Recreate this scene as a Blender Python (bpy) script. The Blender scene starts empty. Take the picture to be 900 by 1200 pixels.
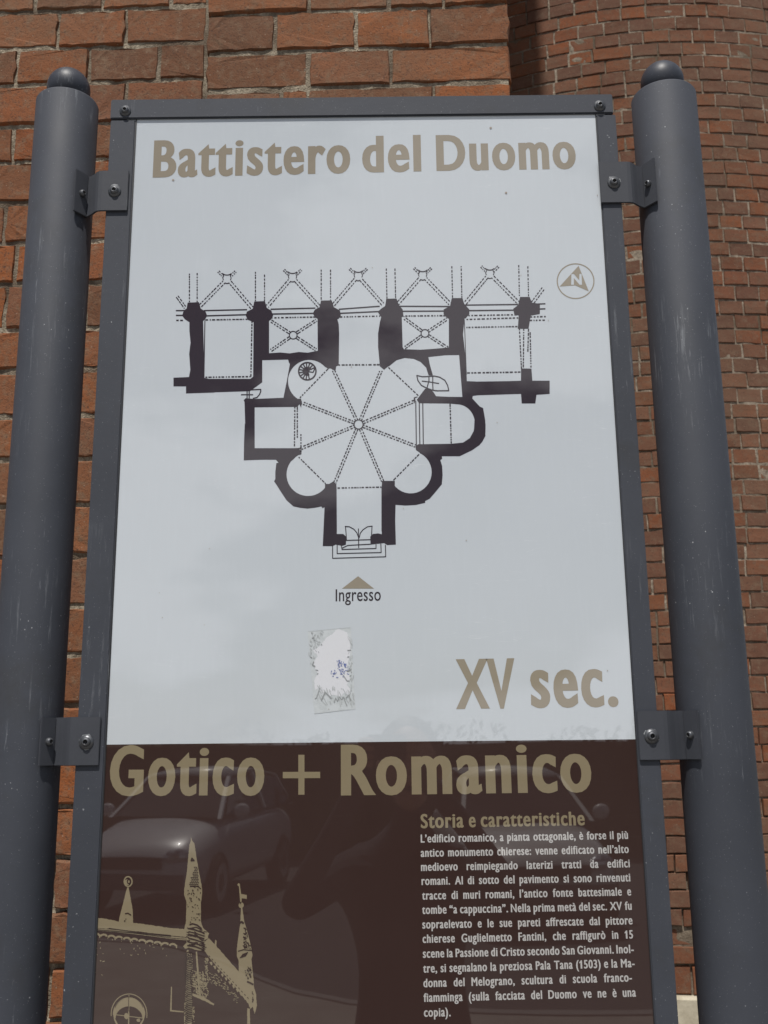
import bpy, bmesh, math, random
from mathutils import Vector, Matrix, noise
from mathutils.geometry import delaunay_2d_cdt
C = bpy.context
SC = C.scene
COL = SC.collection
random.seed(11)
R_ = math.radians

# ------------------------------------------------------------------ camera
H = 1.75                     # eye height above the paving
D = 1.2253                   # distance to the printed panel (plane Y = D)
PITCH, ROLL, F = R_(12.945), R_(-0.648), 1200.0
def ray(px, py):
    x = (px - 450) / F; y = -(py - 600) / F
    c, s = math.cos(ROLL), math.sin(ROLL); x, y = c*x - s*y, s*x + c*y
    c, s = math.cos(PITCH), math.sin(PITCH)
    return Vector((x, c - s*y, s + c*y))
fwd = ray(450, 600); right = ray(450 + F, 600) - fwd; up = ray(450, 600 - F) - fwd
cd = bpy.data.cameras.new('camera'); cam = bpy.data.objects.new('camera', cd); COL.objects.link(cam)
cam.matrix_world = Matrix(((right.x, up.x, -fwd.x, 0), (right.y, up.y, -fwd.y, 0), (right.z, up.z, -fwd.z, H), (0, 0, 0, 1)))
cd.sensor_fit = 'VERTICAL'; cd.sensor_height = 36; cd.lens = 36; cd.clip_start = .01; cd.clip_end = 2000
cd.dof.use_dof = True; cd.dof.focus_distance = 1.3; cd.dof.aperture_fstop = 18
SC.camera = cam
def P(px, py, Y=D, t=0.0):
    """world point where the pixel's ray meets the plane Y + t*X = Y0"""
    d = ray(px, py); k = Y / (d.y + t*d.x)
    return Vector((d.x*k, d.y*k, H + d.z*k))
def project(p):
    v = Vector(p) - Vector((0, 0, H)); z = v.dot(fwd)
    return (450 + F*v.dot(right)/z, 600 - F*v.dot(up)/z) if z > 0 else (-9999, -9999)

# ------------------------------------------------------------------ sky and sun
SUN_EL, SUN_AZ = R_(63), R_(11.4)          # high sun behind the viewer, a little to the left
w = bpy.data.worlds.new('World'); SC.world = w; w.use_nodes = True
nt = w.node_tree; nt.nodes.clear()
out = nt.nodes.new('ShaderNodeOutputWorld'); bg = nt.nodes.new('ShaderNodeBackground')
sky = nt.nodes.new('ShaderNodeTexSky'); sky.sky_type = 'NISHITA'; sky.sun_disc = False
sky.sun_elevation = SUN_EL; sky.sun_rotation = math.pi + SUN_AZ
sky.dust_density = 1.5
tc = nt.nodes.new('ShaderNodeTexCoord'); mp = nt.nodes.new('ShaderNodeMapping'); mp.inputs['Scale'].default_value = (1, 1, 2.2); mp.inputs['Location'].default_value = (7.7, 2.0, 1.0)
cn = nt.nodes.new('ShaderNodeTexNoise'); cn.inputs['Scale'].default_value = 2.1; cn.inputs['Detail'].default_value = 7; cn.inputs['Roughness'].default_value = .55
cr = nt.nodes.new('ShaderNodeValToRGB'); cr.color_ramp.elements[0].position = .50; cr.color_ramp.elements[1].position = .56
mx = nt.nodes.new('ShaderNodeMixRGB'); mx.inputs[2].default_value = (20.5, 21.3, 23.0, 1)
ml = nt.nodes.new('ShaderNodeMath'); ml.operation = 'MULTIPLY'; ml.inputs[1].default_value = .75
nt.links.new(tc.outputs['Generated'], mp.inputs[0]); nt.links.new(mp.outputs[0], cn.inputs['Vector'])
nt.links.new(cn.outputs[0], cr.inputs[0]); nt.links.new(cr.outputs[0], ml.inputs[0]); nt.links.new(ml.outputs[0], mx.inputs[0])
nt.links.new(sky.outputs[0], mx.inputs[1]); nt.links.new(mx.outputs[0], bg.inputs[0]); bg.inputs[1].default_value = .05
nt.links.new(bg.outputs[0], out.inputs[0])
sl = bpy.data.lights.new('sun', 'SUN'); sl.energy = 4.3; sl.angle = R_(.5); sl.color = (1, .955, .89)
so = bpy.data.objects.new('sun', sl); COL.objects.link(so)
sd = Vector((math.sin(SUN_AZ)*math.cos(SUN_EL), math.cos(SUN_AZ)*math.cos(SUN_EL), -math.sin(SUN_EL)))
so.rotation_euler = sd.to_track_quat('-Z', 'Y').to_euler(); so.location = (-2, -6, 12)
SC.view_settings.view_transform = 'Standard'; SC.view_settings.look = 'None'
SC.view_settings.exposure = 0; SC.view_settings.gamma = 1

# ------------------------------------------------------------------ helpers
def srgb(r, g, b):
    f = lambda c: (c/255/12.92) if c/255 <= .04045 else ((c/255 + .055)/1.055)**2.4
    return (f(r), f(g), f(b), 1)
class NT:
    def __init__(s, name):
        s.m = bpy.data.materials.new(name); s.m.use_nodes = True; s.t = s.m.node_tree
        s.b = s.t.nodes['Principled BSDF']
    def n(s, typ, **kw):
        x = s.t.nodes.new('ShaderNode' + typ)
        for k, v in kw.items():
            if hasattr(x, k): setattr(x, k, v)
            else: x.inputs[k.replace('_', ' ')].default_value = v
        return x
    def l(s, a, b): s.t.links.new(a, b)
    def obj(s, scale=(1, 1, 1)):
        tc = s.n('TexCoord'); mp = s.n('Mapping'); mp.inputs['Scale'].default_value = scale
        s.l(tc.outputs['Object'], mp.inputs[0]); return mp.outputs[0]
    def wpos(s, scale=(1, 1, 1)):
        g = s.n('NewGeometry'); mp = s.n('Mapping'); mp.inputs['Scale'].default_value = scale
        s.l(g.outputs['Position'], mp.inputs[0]); return mp.outputs[0]
    def noise(s, vec, scale, detail=4, rough=.5):
        x = s.n('TexNoise'); x.inputs['Scale'].default_value = scale; x.inputs['Detail'].default_value = detail
        x.inputs['Roughness'].default_value = rough; s.l(vec, x.inputs['Vector']); return x.outputs[0]
    def ramp(s, fac, stops):
        x = s.n('ValToRGB'); e = x.color_ramp.elements
        while len(e) < len(stops): e.new(.5)
        for q, (p, c) in zip(e, stops): q.position = p; q.color = c if len(c) == 4 else (*c, 1)
        s.l(fac, x.inputs[0]); return x.outputs[0]
    def mix(s, fac, a, b, mode='MIX'):
        x = s.n('MixRGB', blend_type=mode)
        for i, v in enumerate((fac, a, b)):
            if isinstance(v, (int, float)): x.inputs[i].default_value = v
            elif isinstance(v, tuple): x.inputs[i].default_value = v if len(v) == 4 else (*v, 1)
            else: s.l(v, x.inputs[i])
        return x.outputs[0]
    def bump(s, h, strength, dist=.002, prev=None):
        x = s.n('Bump'); x.inputs['Strength'].default_value = strength; x.inputs['Distance'].default_value = dist
        s.l(h, x.inputs['Height'])
        if prev is not None: s.l(prev, x.inputs['Normal'])
        s.l(x.outputs[0], s.b.inputs['Normal']); return x.outputs[0]
    def col(s, c):
        if isinstance(c, tuple): s.b.inputs['Base Color'].default_value = c if len(c) == 4 else (*c, 1)
        else: s.l(c, s.b.inputs['Base Color'])
g3 = lambda v: (v, v, v, 1)

def brick_mat(name, stops, dusty, bumpd, sc, dustamt):
    k = NT(name); v = k.wpos()
    oi = k.n('ObjectInfo'); g = k.n('NewGeometry')
    a = k.n('Math', operation='ADD'); k.l(oi.outputs['Random'], a.inputs[0]); k.l(g.outputs['Random Per Island'], a.inputs[1])
    fr = k.n('Math', operation='FRACT'); k.l(a.outputs[0], fr.inputs[0])
    base = k.ramp(fr.outputs[0], stops)
    n1 = k.noise(v, 9*sc, 6, .6); n2 = k.noise(v, 60*sc, 5, .7); n3 = k.noise(v, 2.2*sc, 3); n4 = k.noise(v, 260*sc, 3, .7)
    stain = k.mix(k.ramp(n1, [(.35, g3(0)), (.7, g3(1))]), base, (.105, .062, .040), 'MIX')
    c1 = k.mix(.5, base, stain)
    c2 = k.mix(k.ramp(n2, [(.48, g3(0)), (.68, g3(.75))]), c1, dusty)
    c3 = k.mix(k.ramp(n3, [(.42, g3(0)), (.66, g3(dustamt))]), c2, dusty)
    c4 = k.mix(k.ramp(n4, [(.33, g3(.8)), (.45, g3(0))]), c3, (.07, .04, .03))
    speck = k.n('TexVoronoi'); speck.inputs['Scale'].default_value = 75*sc; k.l(v, speck.inputs['Vector'])
    c5 = k.mix(k.ramp(speck.outputs['Distance'], [(.05, g3(.5)), (.11, g3(0))]), c4, (.36, .29, .22))
    k.col(c5); k.b.inputs['Roughness'].default_value = .92; k.b.inputs['Specular IOR Level'].default_value = .25
    st = k.noise(k.wpos((1, 1, 1.5)), 26*sc, 7, .72)
    p = k.bump(st, .5, bumpd); k.bump(n4, .7, bumpd*.35, p)
    return k.m
def mortar_mat(name, c1, c2, sc, tint):
    k = NT(name); v = k.wpos()
    n1 = k.noise(v, 55*sc, 6, .7); n2 = k.noise(v, 5*sc, 3); vo = k.n('TexVoronoi'); vo.inputs['Scale'].default_value = 160*sc; k.l(v, vo.inputs['Vector'])
    a = k.mix(k.ramp(n1, [(.35, g3(0)), (.65, g3(1))]), c1, c2)
    b = k.mix(k.ramp(n2, [(.4, g3(0)), (.65, g3(1))]), a, tint)
    k.col(b); k.b.inputs['Roughness'].default_value = .97; k.b.inputs['Specular IOR Level'].default_value = .15
    p = k.bump(n1, .9, .003); k.bump(vo.outputs['Distance'], .8, .0015, p); return k.m
M = {}
M['brick'] = brick_mat('old_brick', [(0, (.235, .070, .022)), (.25, (.255, .092, .036)), (.5, (.14, .059, .030)), (.75, (.315, .092, .023)), (1, (.185, .076, .040))], (.185, .122, .078, 1), .004, 1, .28)
M['brick_apse'] = brick_mat('apse_brick', [(0, (.20, .070, .033)), (.2, (.18, .078, .047)), (.4, (.125, .058, .039)), (.6, (.19, .088, .054)), (.8, (.225, .074, .030)), (1, (.135, .056, .033))], (.165, .108, .072, 1), .003, .6, .35)
M['mortar'] = mortar_mat('old_mortar', (.17, .14, .10), (.42, .365, .28), 2.2, (.12, .09, .065))
M['mortar_apse'] = mortar_mat('apse_mortar', (.13, .105, .08), (.40, .34, .27), .8, (.11, .085, .06))

def steel(name='post_paint', base=(.046, .051, .064), spot=True, sp=110):
    k = NT(name); v = k.obj(); v2 = k.obj((18, 18, 1.6))
    n1 = k.noise(v, 4, 5, .6); n2 = k.noise(v, 300, 2, .5); sc = k.noise(v2, 6, 6, .7)
    c = k.mix(k.ramp(n1, [(.35, g3(0)), (.7, g3(1))]), tuple(b*.86 for b in base), tuple(b*1.14 for b in base))
    c = k.mix(k.ramp(sc, [(.66, g3(0)), (.74, g3(.5))]), c, (.26, .28, .31))
    if spot:
        vo = k.n('TexVoronoi'); vo.inputs['Scale'].default_value = sp; k.l(v, vo.inputs['Vector'])
        big = k.ramp(k.noise(v, 9, 3), [(.52, g3(0)), (.62, g3(1))])
        dots = k.ramp(k.mix(.25, vo.outputs['Distance'], k.noise(v, 400, 2)), [(.13, g3(.8)), (.19, g3(0))])
        mm = k.mix(1.0, big, dots, 'MULTIPLY')
        c = k.mix(mm, c, (.42, .44, .46))
        vs = k.obj((22, 22, 1.4)); st1 = k.noise(vs, 9, 7, .75); gate = k.noise(v, 5.5, 3, .5)
        sm = k.mix(1.0, k.ramp(st1, [(.56, g3(0)), (.70, g3(.75))]), k.ramp(gate, [(.53, g3(0)), (.64, g3(1))]), 'MULTIPLY')
        c = k.mix(sm, c, (.20, .215, .235))
        fine = k.ramp(k.noise(v, 520, 2, .5), [(.69, g3(0)), (.75, g3(.5))]); c = k.mix(fine, c, (.22, .235, .25))
        dirt = k.ramp(k.noise(v, 7, 6, .7), [(.56, g3(0)), (.75, g3(.45))]); c = k.mix(dirt, c, (.035, .034, .032))
    k.col(c); k.b.inputs['Roughness'].default_value = .42
    r = k.ramp(n1, [(.3, g3(.58)), (.7, g3(.72))]); k.l(r, k.b.inputs['Roughness'])
    k.b.inputs['Specular IOR Level'].default_value = .32
    p = k.bump(k.noise(v, 120, 3, .6), .18, .0008); k.bump(k.noise(v, 14, 3), .25, .002, p); return k.m
M['post'] = steel(); M['frame'] = steel('frame_paint', (.046, .051, .064), True, 90); M['bracket'] = steel('bracket_paint', (.048, .052, .063), False)
M['cap'] = steel('cap_paint', (.038,.042,.054), True, 140); _t = M['cap'].node_tree; _i = _t.nodes['Principled BSDF'].inputs['Roughness']; _t.links.remove(_i.links[0]); _i.default_value = .46
k = NT('bolt_steel'); k.col((.10, .105, .115)); k.b.inputs['Metallic'].default_value = .6; k.l(k.ramp(k.noise(k.obj(), 200, 3), [(.3, g3(.3)), (.7, g3(.6))]), k.b.inputs['Roughness']); M['bolt'] = k.m
k = NT('bolt_socket'); k.col((.01, .01, .012)); M['socket'] = k.m
k = NT('bare_zinc'); k.col(k.mix(k.noise(k.wpos(), 300, 4), (.14, .15, .16), (.42, .44, .45))); k.b.inputs['Roughness'].default_value = .5; M['zinc'] = k.m
k = NT('dark_gap'); k.col((.012, .012, .014)); M['gap'] = k.m

def printed(name, c, c2=None, wear=.0, wearc=(.4, .38, .36)):
    k = NT(name); v = k.wpos()
    n1 = k.noise(v, 3.2, 4, .55); n2 = k.noise(k.wpos((1, 1, .12)), 160, 3, .6)
    c2 = c2 or tuple(x*.94 for x in c[:3])
    a = k.mix(k.ramp(n1, [(.35, g3(0)), (.7, g3(1))]), c, c2)
    a = k.mix(k.ramp(n2, [(.5, g3(0)), (.8, g3(.10))]), a, tuple(min(1, x*1.2) for x in c[:3]))
    if wear:                                     # hairline scratches in the film
        for ang, scl in ((.5, 26), (-.9, 20), (1.9, 30)):
            tcn = k.n('NewGeometry'); mp = k.n('Mapping'); mp.inputs['Rotation'].default_value = (0, ang, 0); mp.inputs['Scale'].default_value = (1, 1, 14)
            k.l(tcn.outputs['Position'], mp.inputs[0])
            s1 = k.noise(mp.outputs[0], scl*.35, 2, .4)
            line = k.n('Math', operation='SUBTRACT'); k.l(s1, line.inputs[0]); line.inputs[1].default_value = .5
            ab = k.n('Math', operation='ABSOLUTE'); k.l(line.outputs[0], ab.inputs[0])
            ln = k.ramp(ab.outputs[0], [(.0, g3(1)), (.0035, g3(0))])
            gate = k.ramp(k.noise(v, 6.5 + ang, 3), [(.55, g3(0)), (.68, g3(1))])
            a = k.mix(k.mix(wear, g3(0), k.mix(1.0, ln, gate, 'MULTIPLY')), a, wearc)
    k.col(a); k.b.inputs['Roughness'].default_value = .5
    k.b.inputs['Specular IOR Level'].default_value = .0
    k.b.inputs['Coat Weight'].default_value = 1.0; k.b.inputs['Coat Roughness'].default_value = .012; k.b.inputs['Coat IOR'].default_value = 1.75
    bp = k.n('Bump'); bp.inputs['Strength'].default_value = .10; bp.inputs['Distance'].default_value = .002
    k.l(k.noise(v, 5, 2, .4), bp.inputs['Height']); k.l(bp.outputs[0], k.b.inputs['Coat Normal'])
    return k.m
M['white'] = printed('printed_white_film', (.515, .553, .590), (.49, .53, .565), .35, (.72, .74, .76))
M['tan'] = printed('printed_tan', (.275, .238, .178))
M['tan_dark'] = printed('printed_tan_on_brown', (.235, .195, .125))
M['ink'] = printed('printed_dark_ink', (.030, .018, .020))
M['brown'] = printed('printed_brown_field', (.040, .0225, .0195), (.046, .028, .025), .12, (.10, .09, .09))
M['text'] = printed('printed_pale_text', (.46, .45, .44))
k = NT('adhesive_residue')
k.col(k.mix(k.ramp(k.noise(k.wpos(), 120, 4), [(.4, g3(0)), (.6, g3(1))]), (.465, .50, .515), (.52, .555, .575))); k.b.inputs['Roughness'].default_value = .35; M['tape'] = k.m
k = NT('torn_paper'); k.col((.60, .615, .65)); k.b.inputs['Roughness'].default_value = .8; M['paper'] = k.m
k = NT('grime'); k.col((.27, .285, .29)); k.b.inputs['Roughness'].default_value = .8; M['grime'] = k.m
k = NT('pale_grime'); k.col((.40, .425, .435)); k.b.inputs['Roughness'].default_value = .8; M['pale_grime'] = k.m
k = NT('blue_print'); k.col((.10, .14, .36)); k.b.inputs['Roughness'].default_value = .7; M['blue'] = k.m

def tag(o, label=None, cat=None, group=None, kind=None):
    if label: o['label'] = label
    if cat: o['category'] = cat
    if group: o['group'] = group
    if kind: o['kind'] = kind
    return o
def link(name, me, mat=None, parent=None):
    if mat is not None and not me.materials: me.materials.append(mat)
    o = bpy.data.objects.new(name, me); COL.objects.link(o)
    if parent is not None: o.parent = parent; o.matrix_parent_inverse = parent.matrix_world.inverted() if False else Matrix.Translation(-pos(parent))
    return o
def pos(o):
    p = Vector(o.location)
    while o.parent is not None:
        o = o.parent; p = p + Vector((0, 0, 0))
    return p
# every thing's Empty stays at its base point; parts are modelled in world coordinates
def mesh(name, V, Fc, mat, parent=None, smooth=False, kind=None):
    me = bpy.data.meshes.new(name); me.from_pydata([tuple(v) for v in V], [], Fc); me.update()
    if smooth:
        for p in me.polygons: p.use_smooth = True
    o = link(name, me, mat, parent)
    if kind: o['kind'] = kind
    return o
def bm_obj(name, bm, mat, parent=None, smooth=False):
    me = bpy.data.meshes.new(name); bm.normal_update(); bm.to_mesh(me); bm.free()
    if smooth:
        for p in me.polygons: p.use_smooth = True
    return link(name, me, mat, parent)
def empty(name, loc, rz=0):
    o = bpy.data.objects.new(name, None); COL.objects.link(o); o.location = loc; o.rotation_euler.z = rz; o.empty_display_size = .1
    return o
def box(x0, x1, y0, y1, z0, z1, bev=0, seg=2):
    bm = bmesh.new(); bmesh.ops.create_cube(bm, size=1)
    bmesh.ops.scale(bm, vec=(x1-x0, y1-y0, z1-z0), verts=bm.verts)
    bmesh.ops.translate(bm, vec=((x0+x1)/2, (y0+y1)/2, (z0+z1)/2), verts=bm.verts)
    if bev: bmesh.ops.bevel(bm, geom=bm.edges[:], offset=bev, segments=seg, affect='EDGES')
    return bm

# ------------------------------------------------------------------ ground
k = NT('stone_paving'); n = k.noise(k.wpos(), 3, 6, .6)
k.col(k.mix(k.ramp(n, [(.3, g3(0)), (.7, g3(1))]), (.23, .21, .185), (.31, .29, .255))); k.b.inputs['Roughness'].default_value = .9; k.bump(k.noise(k.wpos(), 60, 5), .5, .003); M['paving'] = k.m
k = NT('asphalt'); n = k.noise(k.wpos(), 40, 6, .7)
k.col(k.mix(n, (.035, .035, .037), (.085, .085, .088))); k.b.inputs['Roughness'].default_value = .9; M['asphalt'] = k.m
k = NT('kerb_stone'); k.col(k.mix(k.noise(k.wpos(), 20, 5), (.16, .155, .145), (.25, .24, .23))); k.b.inputs['Roughness'].default_value = .85; M['kerb'] = k.m
tag(mesh('ground', [(-300, -300, -.13), (300, -300, -.13), (300, 300, -.13), (-300, 300, -.13)], [(0, 1, 2, 3)], M['asphalt']), kind='structure')
cs = [(-9, -8.2), (-3.0, -8.1), (-2.3, -7.85), (-1.9, -7.5), (-1.4, -6.9), (-1.0, -6.2), (-.7, -5.75), (-.3, -5.4), (.2, -5.2), (1, -5.05), (4, -5), (12, -5)]
V = []; Fc = []
for x, y in cs: V += [(x, y, .0), (x, 14, .0)]
for i in range(len(cs)-1): Fc.append((2*i, 2*i+2, 2*i+3, 2*i+1))
tag(mesh('pavement', V, Fc, M['paving']), kind='structure')
V = []; Fc = []
for x, y in cs: V += [(x, y, -.13), (x, y-.01, .006), (x, y+.12, .010), (x, y+.125, -.05)]
V = [Vector(v) for v in V]
for i in range(len(cs)-1):
    for j in range(3): Fc.append((4*i+j, 4*i+4+j, 4*i+5+j, 4*i+1+j))
tag(mesh('kerb', V, Fc, M['kerb']), kind='structure')

# ------------------------------------------------------------------ bricks
def brick_proto(seed, asp, depth=.05, rough=.03, nl=3, ns=2):
    """unit brick: x -.5..+.5, z -.5..+.5, face at y = 0, body behind it, edges worn unevenly"""
    rn = random.Random(seed); pts = []
    for i in range(nl): pts.append((-.5 + i/nl, -.5, 0, -1))
    for i in range(ns): pts.append((.5, -.5 + i/ns, 1, 0))
    for i in range(nl): pts.append((.5 - i/nl, .5, 0, 1))
    for i in range(ns): pts.append((-.5, .5 - i/ns, -1, 0))
    o = []; i2 = []; ph = [rn.uniform(0, 6) for _ in range(4)]
    for x, z, nx, nz in pts:
        corner = abs(x) == .5 and abs(z) == .5
        wv = rough*.6*math.sin(5*x + 3*z + ph[0]) + rough*rn.uniform(-.6, .5)
        chip = rough*2.2*rn.random() if rn.random() < .10 else 0
        d = wv - chip
        X = x + (math.copysign(d/asp - .006, x) if abs(x) == .5 else 0); Z = z + (math.copysign(d - .012*corner, z) if abs(z) == .5 else 0)
        o.append((X, .0055 + rn.uniform(0, .003), Z))
        b = rn.uniform(.6, 1.3)
        i2.append((X - math.copysign(.028*b/asp*1.0, x) if abs(x) == .5 else X, rn.uniform(-.0010, .0012), Z - (math.copysign(.05*b, z) if abs(z) == .5 else 0)))
    V = o + i2 + [(x, depth, z) for x, y, z in o]
    n = len(pts); Fc = [tuple(range(n, 2*n))]
    for j in range(n):
        q = (j+1) % n
        Fc += [(j, q, n+q, n+j), (2*n+j, 2*n+q, q, j)]
    return V, Fc
def make_protos(name, cnt, asp, mat, rough, nl=3, ns=2):
    L = []
    for s in range(cnt):
        V, Fc = brick_proto(s*7+3, asp, rough=rough, nl=nl, ns=ns); me = bpy.data.meshes.new(name); me.from_pydata(V, [], Fc); me.update(); me.materials.append(mat)
        L.append((me, V, Fc))
    return L
def lay(bricks, protos, mat, parent, limit, visible, stuff_name):
    """bricks = [(point, right_vector, length, height, yaw)]"""
    vis = [b for b in bricks if visible(b[0])]
    vis.sort(key=lambda b: (b[0] - Vector((0, 0, H))).length)
    parts = vis[:limit]; ids = {id(b) for b in parts}
    for b in parts:
        me, V, Fc = random.choice(protos)
        o = bpy.data.objects.new('brick', me); COL.objects.link(o); o.parent = parent
        o.location = b[0] - Vector(parent.location); o.rotation_euler = (random.uniform(-.012, .012), random.uniform(-.008, .008), b[1] + random.uniform(-.012, .012)); o.scale = (b[2], 1, b[3])
    V2 = []; F2 = []
    for b in bricks:
        if id(b) in ids: continue
        me, V, Fc = random.choice(protos); c, s = math.cos(b[1]), math.sin(b[1]); n0 = len(V2)
        for x, y, z in V:
            x *= b[2]; z *= b[3]
            V2.append((b[0].x + c*x - s*y, b[0].y + s*x + c*y, b[0].z + z))
        F2 += [tuple(n0 + i for i in f) for f in Fc]
    if V2: mesh(stuff_name, V2, F2, mat, parent, kind='stuff')
    return len(parts)

# --- the near flat wall (ends in a corner; its right half stands 9 mm proud)
TW, YW = .04, 1.65                         # plane  Y + TW*X = YW
yawW = -math.atan(TW)
XC = P(597, 80, YW, TW).x                  # the corner
XS = P(240, 100, YW, TW).x                 # the seam
def onw(x, z, proud=0): return Vector((x, YW - TW*x - proud, z))
js = [(7,15),(7,58),(7,100),(7,148),(7,190),(7,238),(7,285),(7,333),(7,387),(105,432),(103,486),(101,537),(98,591),(93,651),(88,710),(84,767),(80,827),(78,887),(78,946),(76,1006),(72,1069),(70,1133),(66,1196)]
zl = [P(x, y, YW, TW).z for x, y in js]
while zl[-1] > .05: zl.append(zl[-1] - .080 + random.uniform(-.003, .003))
top = zl[0]
while top < 14: top += .080; zl.insert(0, top + random.uniform(-.003, .003))
zr = [P(x, y, YW, TW).z for x, y in ((243, 23.5), (243, 68.5), (243, 112))]
while zr[-1] > .05: zr.append(zr[-1] - .080 + random.uniform(-.002, .002))
top = zr[0]
while top < 14: top += .080; zr.insert(0, top + random.uniform(-.002, .002))
wall = empty('brick_wall', (XS, YW - TW*XS, 0))
tag(wall, 'flat wall of large worn red bricks close behind the sign, ending in a corner', 'wall')
bricks = []
JL = .0080
# explicit joints read for the courses in clear view (left part), pixel x of the joints
known = {1: [20, 104, 186, 238], 2: [-40, 62, 147, 237], 3: [15, 58, 110, 160, 236], 0: [-20, 68, 147, 237]}
off = [i for i in range(len(zl)) if abs(zl[i] - P(7, 15, YW, TW).z) < 1e-6][0]
for i in range(len(zl)-1):
    zt, zb = zl[i], zl[i+1]; zc = (zt+zb)/2; kk = i - off
    if kk in known:
        ypix = (js[kk][1] + js[kk+1][1])/2 - 4
        xs = [P(q, ypix, YW, TW).x for q in known[kk]]
    else:
        xs = [XS]
        ln = random.choice((.07, .13, .10))
        xs.insert(0, XS - ln)
    xs[-1] = XS
    while xs[0] > -1.9: xs.insert(0, xs[0] - random.choice((.130, .135, .128, .142, .125)))
    for a, b in zip(xs, xs[1:]):
        bricks.append((onw((a+b)/2, zc + random.uniform(-.001, .001), random.uniform(-.002, .002)), yawW, b-a-JL, zt-zb-.0090))
knr = {0: [242, 362, 510, 640], 1: [242, 326, 417, 504], -1: [242, 362, 420, 510], }
offr = [i for i in range(len(zr)) if abs(zr[i] - P(243, 23.5, YW, TW).z) < 1e-6][0]
for i in range(len(zr)-1):
    zt, zb = zr[i], zr[i+1]; zc = (zt+zb)/2; kk = i - offr
    if kk in (0, 1, -1, 2):
        j = {0: [242, 323, 417, 504], 1: [242, 362, 458], -1: [242, 362, 456, 520], 2: [242, 330, 362, 509]}[kk]
        yp = {0: 45, 1: 88, -1: 8, 2: 130}[kk]
        xs = [P(q, yp, YW, TW).x for q in j] + [XC]
    else:
        xs = [XS]; st = random.choice((.08, .15, .19)); xs.append(XS + st)
        while xs[-1] < XC - .22: xs.append(xs[-1] + random.choice((.135, .19, .17, .2)))
        if XC - xs[-1] < .05: xs.pop()
        xs.append(XC)
    xs[0] = XS + .002
    for a, b in zip(xs, xs[1:]):
        bb = b - a - JL if b != XC else b - a - .004
        bricks.append((onw((a+b)/2, zc + random.uniform(-.001, .001), .012 + random.uniform(-.002, .003)), yawW, bb, zt-zb-.0085))
protoA = make_protos('brick', 20, 2.0, M['brick'], .026, 9, 4)
def vis_w(p):
    x, y = project(p)
    if y < -40 or y > 1240 or x < -60: return False
    if x > 640: return False
    return y < 145 or x < 130 and True
protoU = make_protos('brick', 6, 2.0, M['brick'], .03)
nb = lay([b for b in bricks if b[0].z < 4.3], protoA, M['brick'], wall, 280, vis_w, 'distant_bricks')
lay([b for b in bricks if b[0].z >= 4.3], protoU, M['brick'], wall, 0, lambda p: False, 'upper_bricks')
# the side of the wall, running back from the corner to the apse
sb = []
z = .04; row = 0
while z < 8.3:
    y = YW - TW*XC + .02 + (.07 if row % 2 else 0)
    if row % 2: pass
    while y < 5.5:
        sb.append((Vector((XC - .006, y + .065, z + .04)), math.pi/2, .122, .068)); y += .132
    z += .08; row += 1
lay(sb, protoU, M['brick'], wall, 0, lambda p: False, 'side_bricks')
def mortar_sheet(name, us, vs, f, mat, parent):
    V = [f(u, v) for v in vs for u in us]; nu = len(us)
    Fc = [(j*nu+i, j*nu+i+1, (j+1)*nu+i+1, (j+1)*nu+i) for j in range(len(vs)-1) for i in range(nu-1)]
    return mesh(name, V, Fc, mat, parent, smooth=True)
def steps(a, b, c, d, fine, coarse):
    L = []; x = a
    while x < d: L.append(x); x += fine if b <= x < c else coarse
    L.append(d); return L
def rec(p, low, sc):
    n1 = noise.noise(p*28*sc); n2 = noise.noise(p*7*sc + Vector((9, 1, 4))); n3 = noise.noise(p*80*sc)
    r = .0026 + .0048*n1 + .0022*n3 + .006*max(0, n2)
    return r + low*(.010 + .010*max(0, n2))
def fw(u, v):
    p = Vector((u, 0, v)); low = min(1, max(0, (H - .0 - v)/.35 + .55)) if v < H + .25 else 0
    pr = .012 if u > XS + .004 else 0
    return onw(u, v, pr - max(.0032, rec(p, low, 1)))
mortar_sheet('mortar', [u for u in steps(-1.95, -.95, XC, XC - .004, .0065, .06)], steps(0, .95, 2.75, 14, .0065, .08), fw, M['mortar'], wall)
mesh('side_mortar', [(XC-.012, YW-TW*XC+.006, 0), (XC-.012, 5.5, 0), (XC-.012, 5.5, 14), (XC-.012, YW-TW*XC+.006, 14)], [(0, 1, 2, 3)], M['mortar'], wall)
mesh('wall_core', [(-1.95, YW+.2, 0), (XC-.02, YW+.1, 0), (XC-.02, 5.4, 0), (-1.95, 5.4, 0), (-1.95, YW+.2, 14), (XC-.02, YW+.1, 14), (XC-.02, 5.4, 14), (-1.95, 5.4, 14)], [(0,1,5,4),(1,2,6,5),(2,3,7,6),(3,0,4,7),(4,5,6,7)], M['mortar'], wall)

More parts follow.
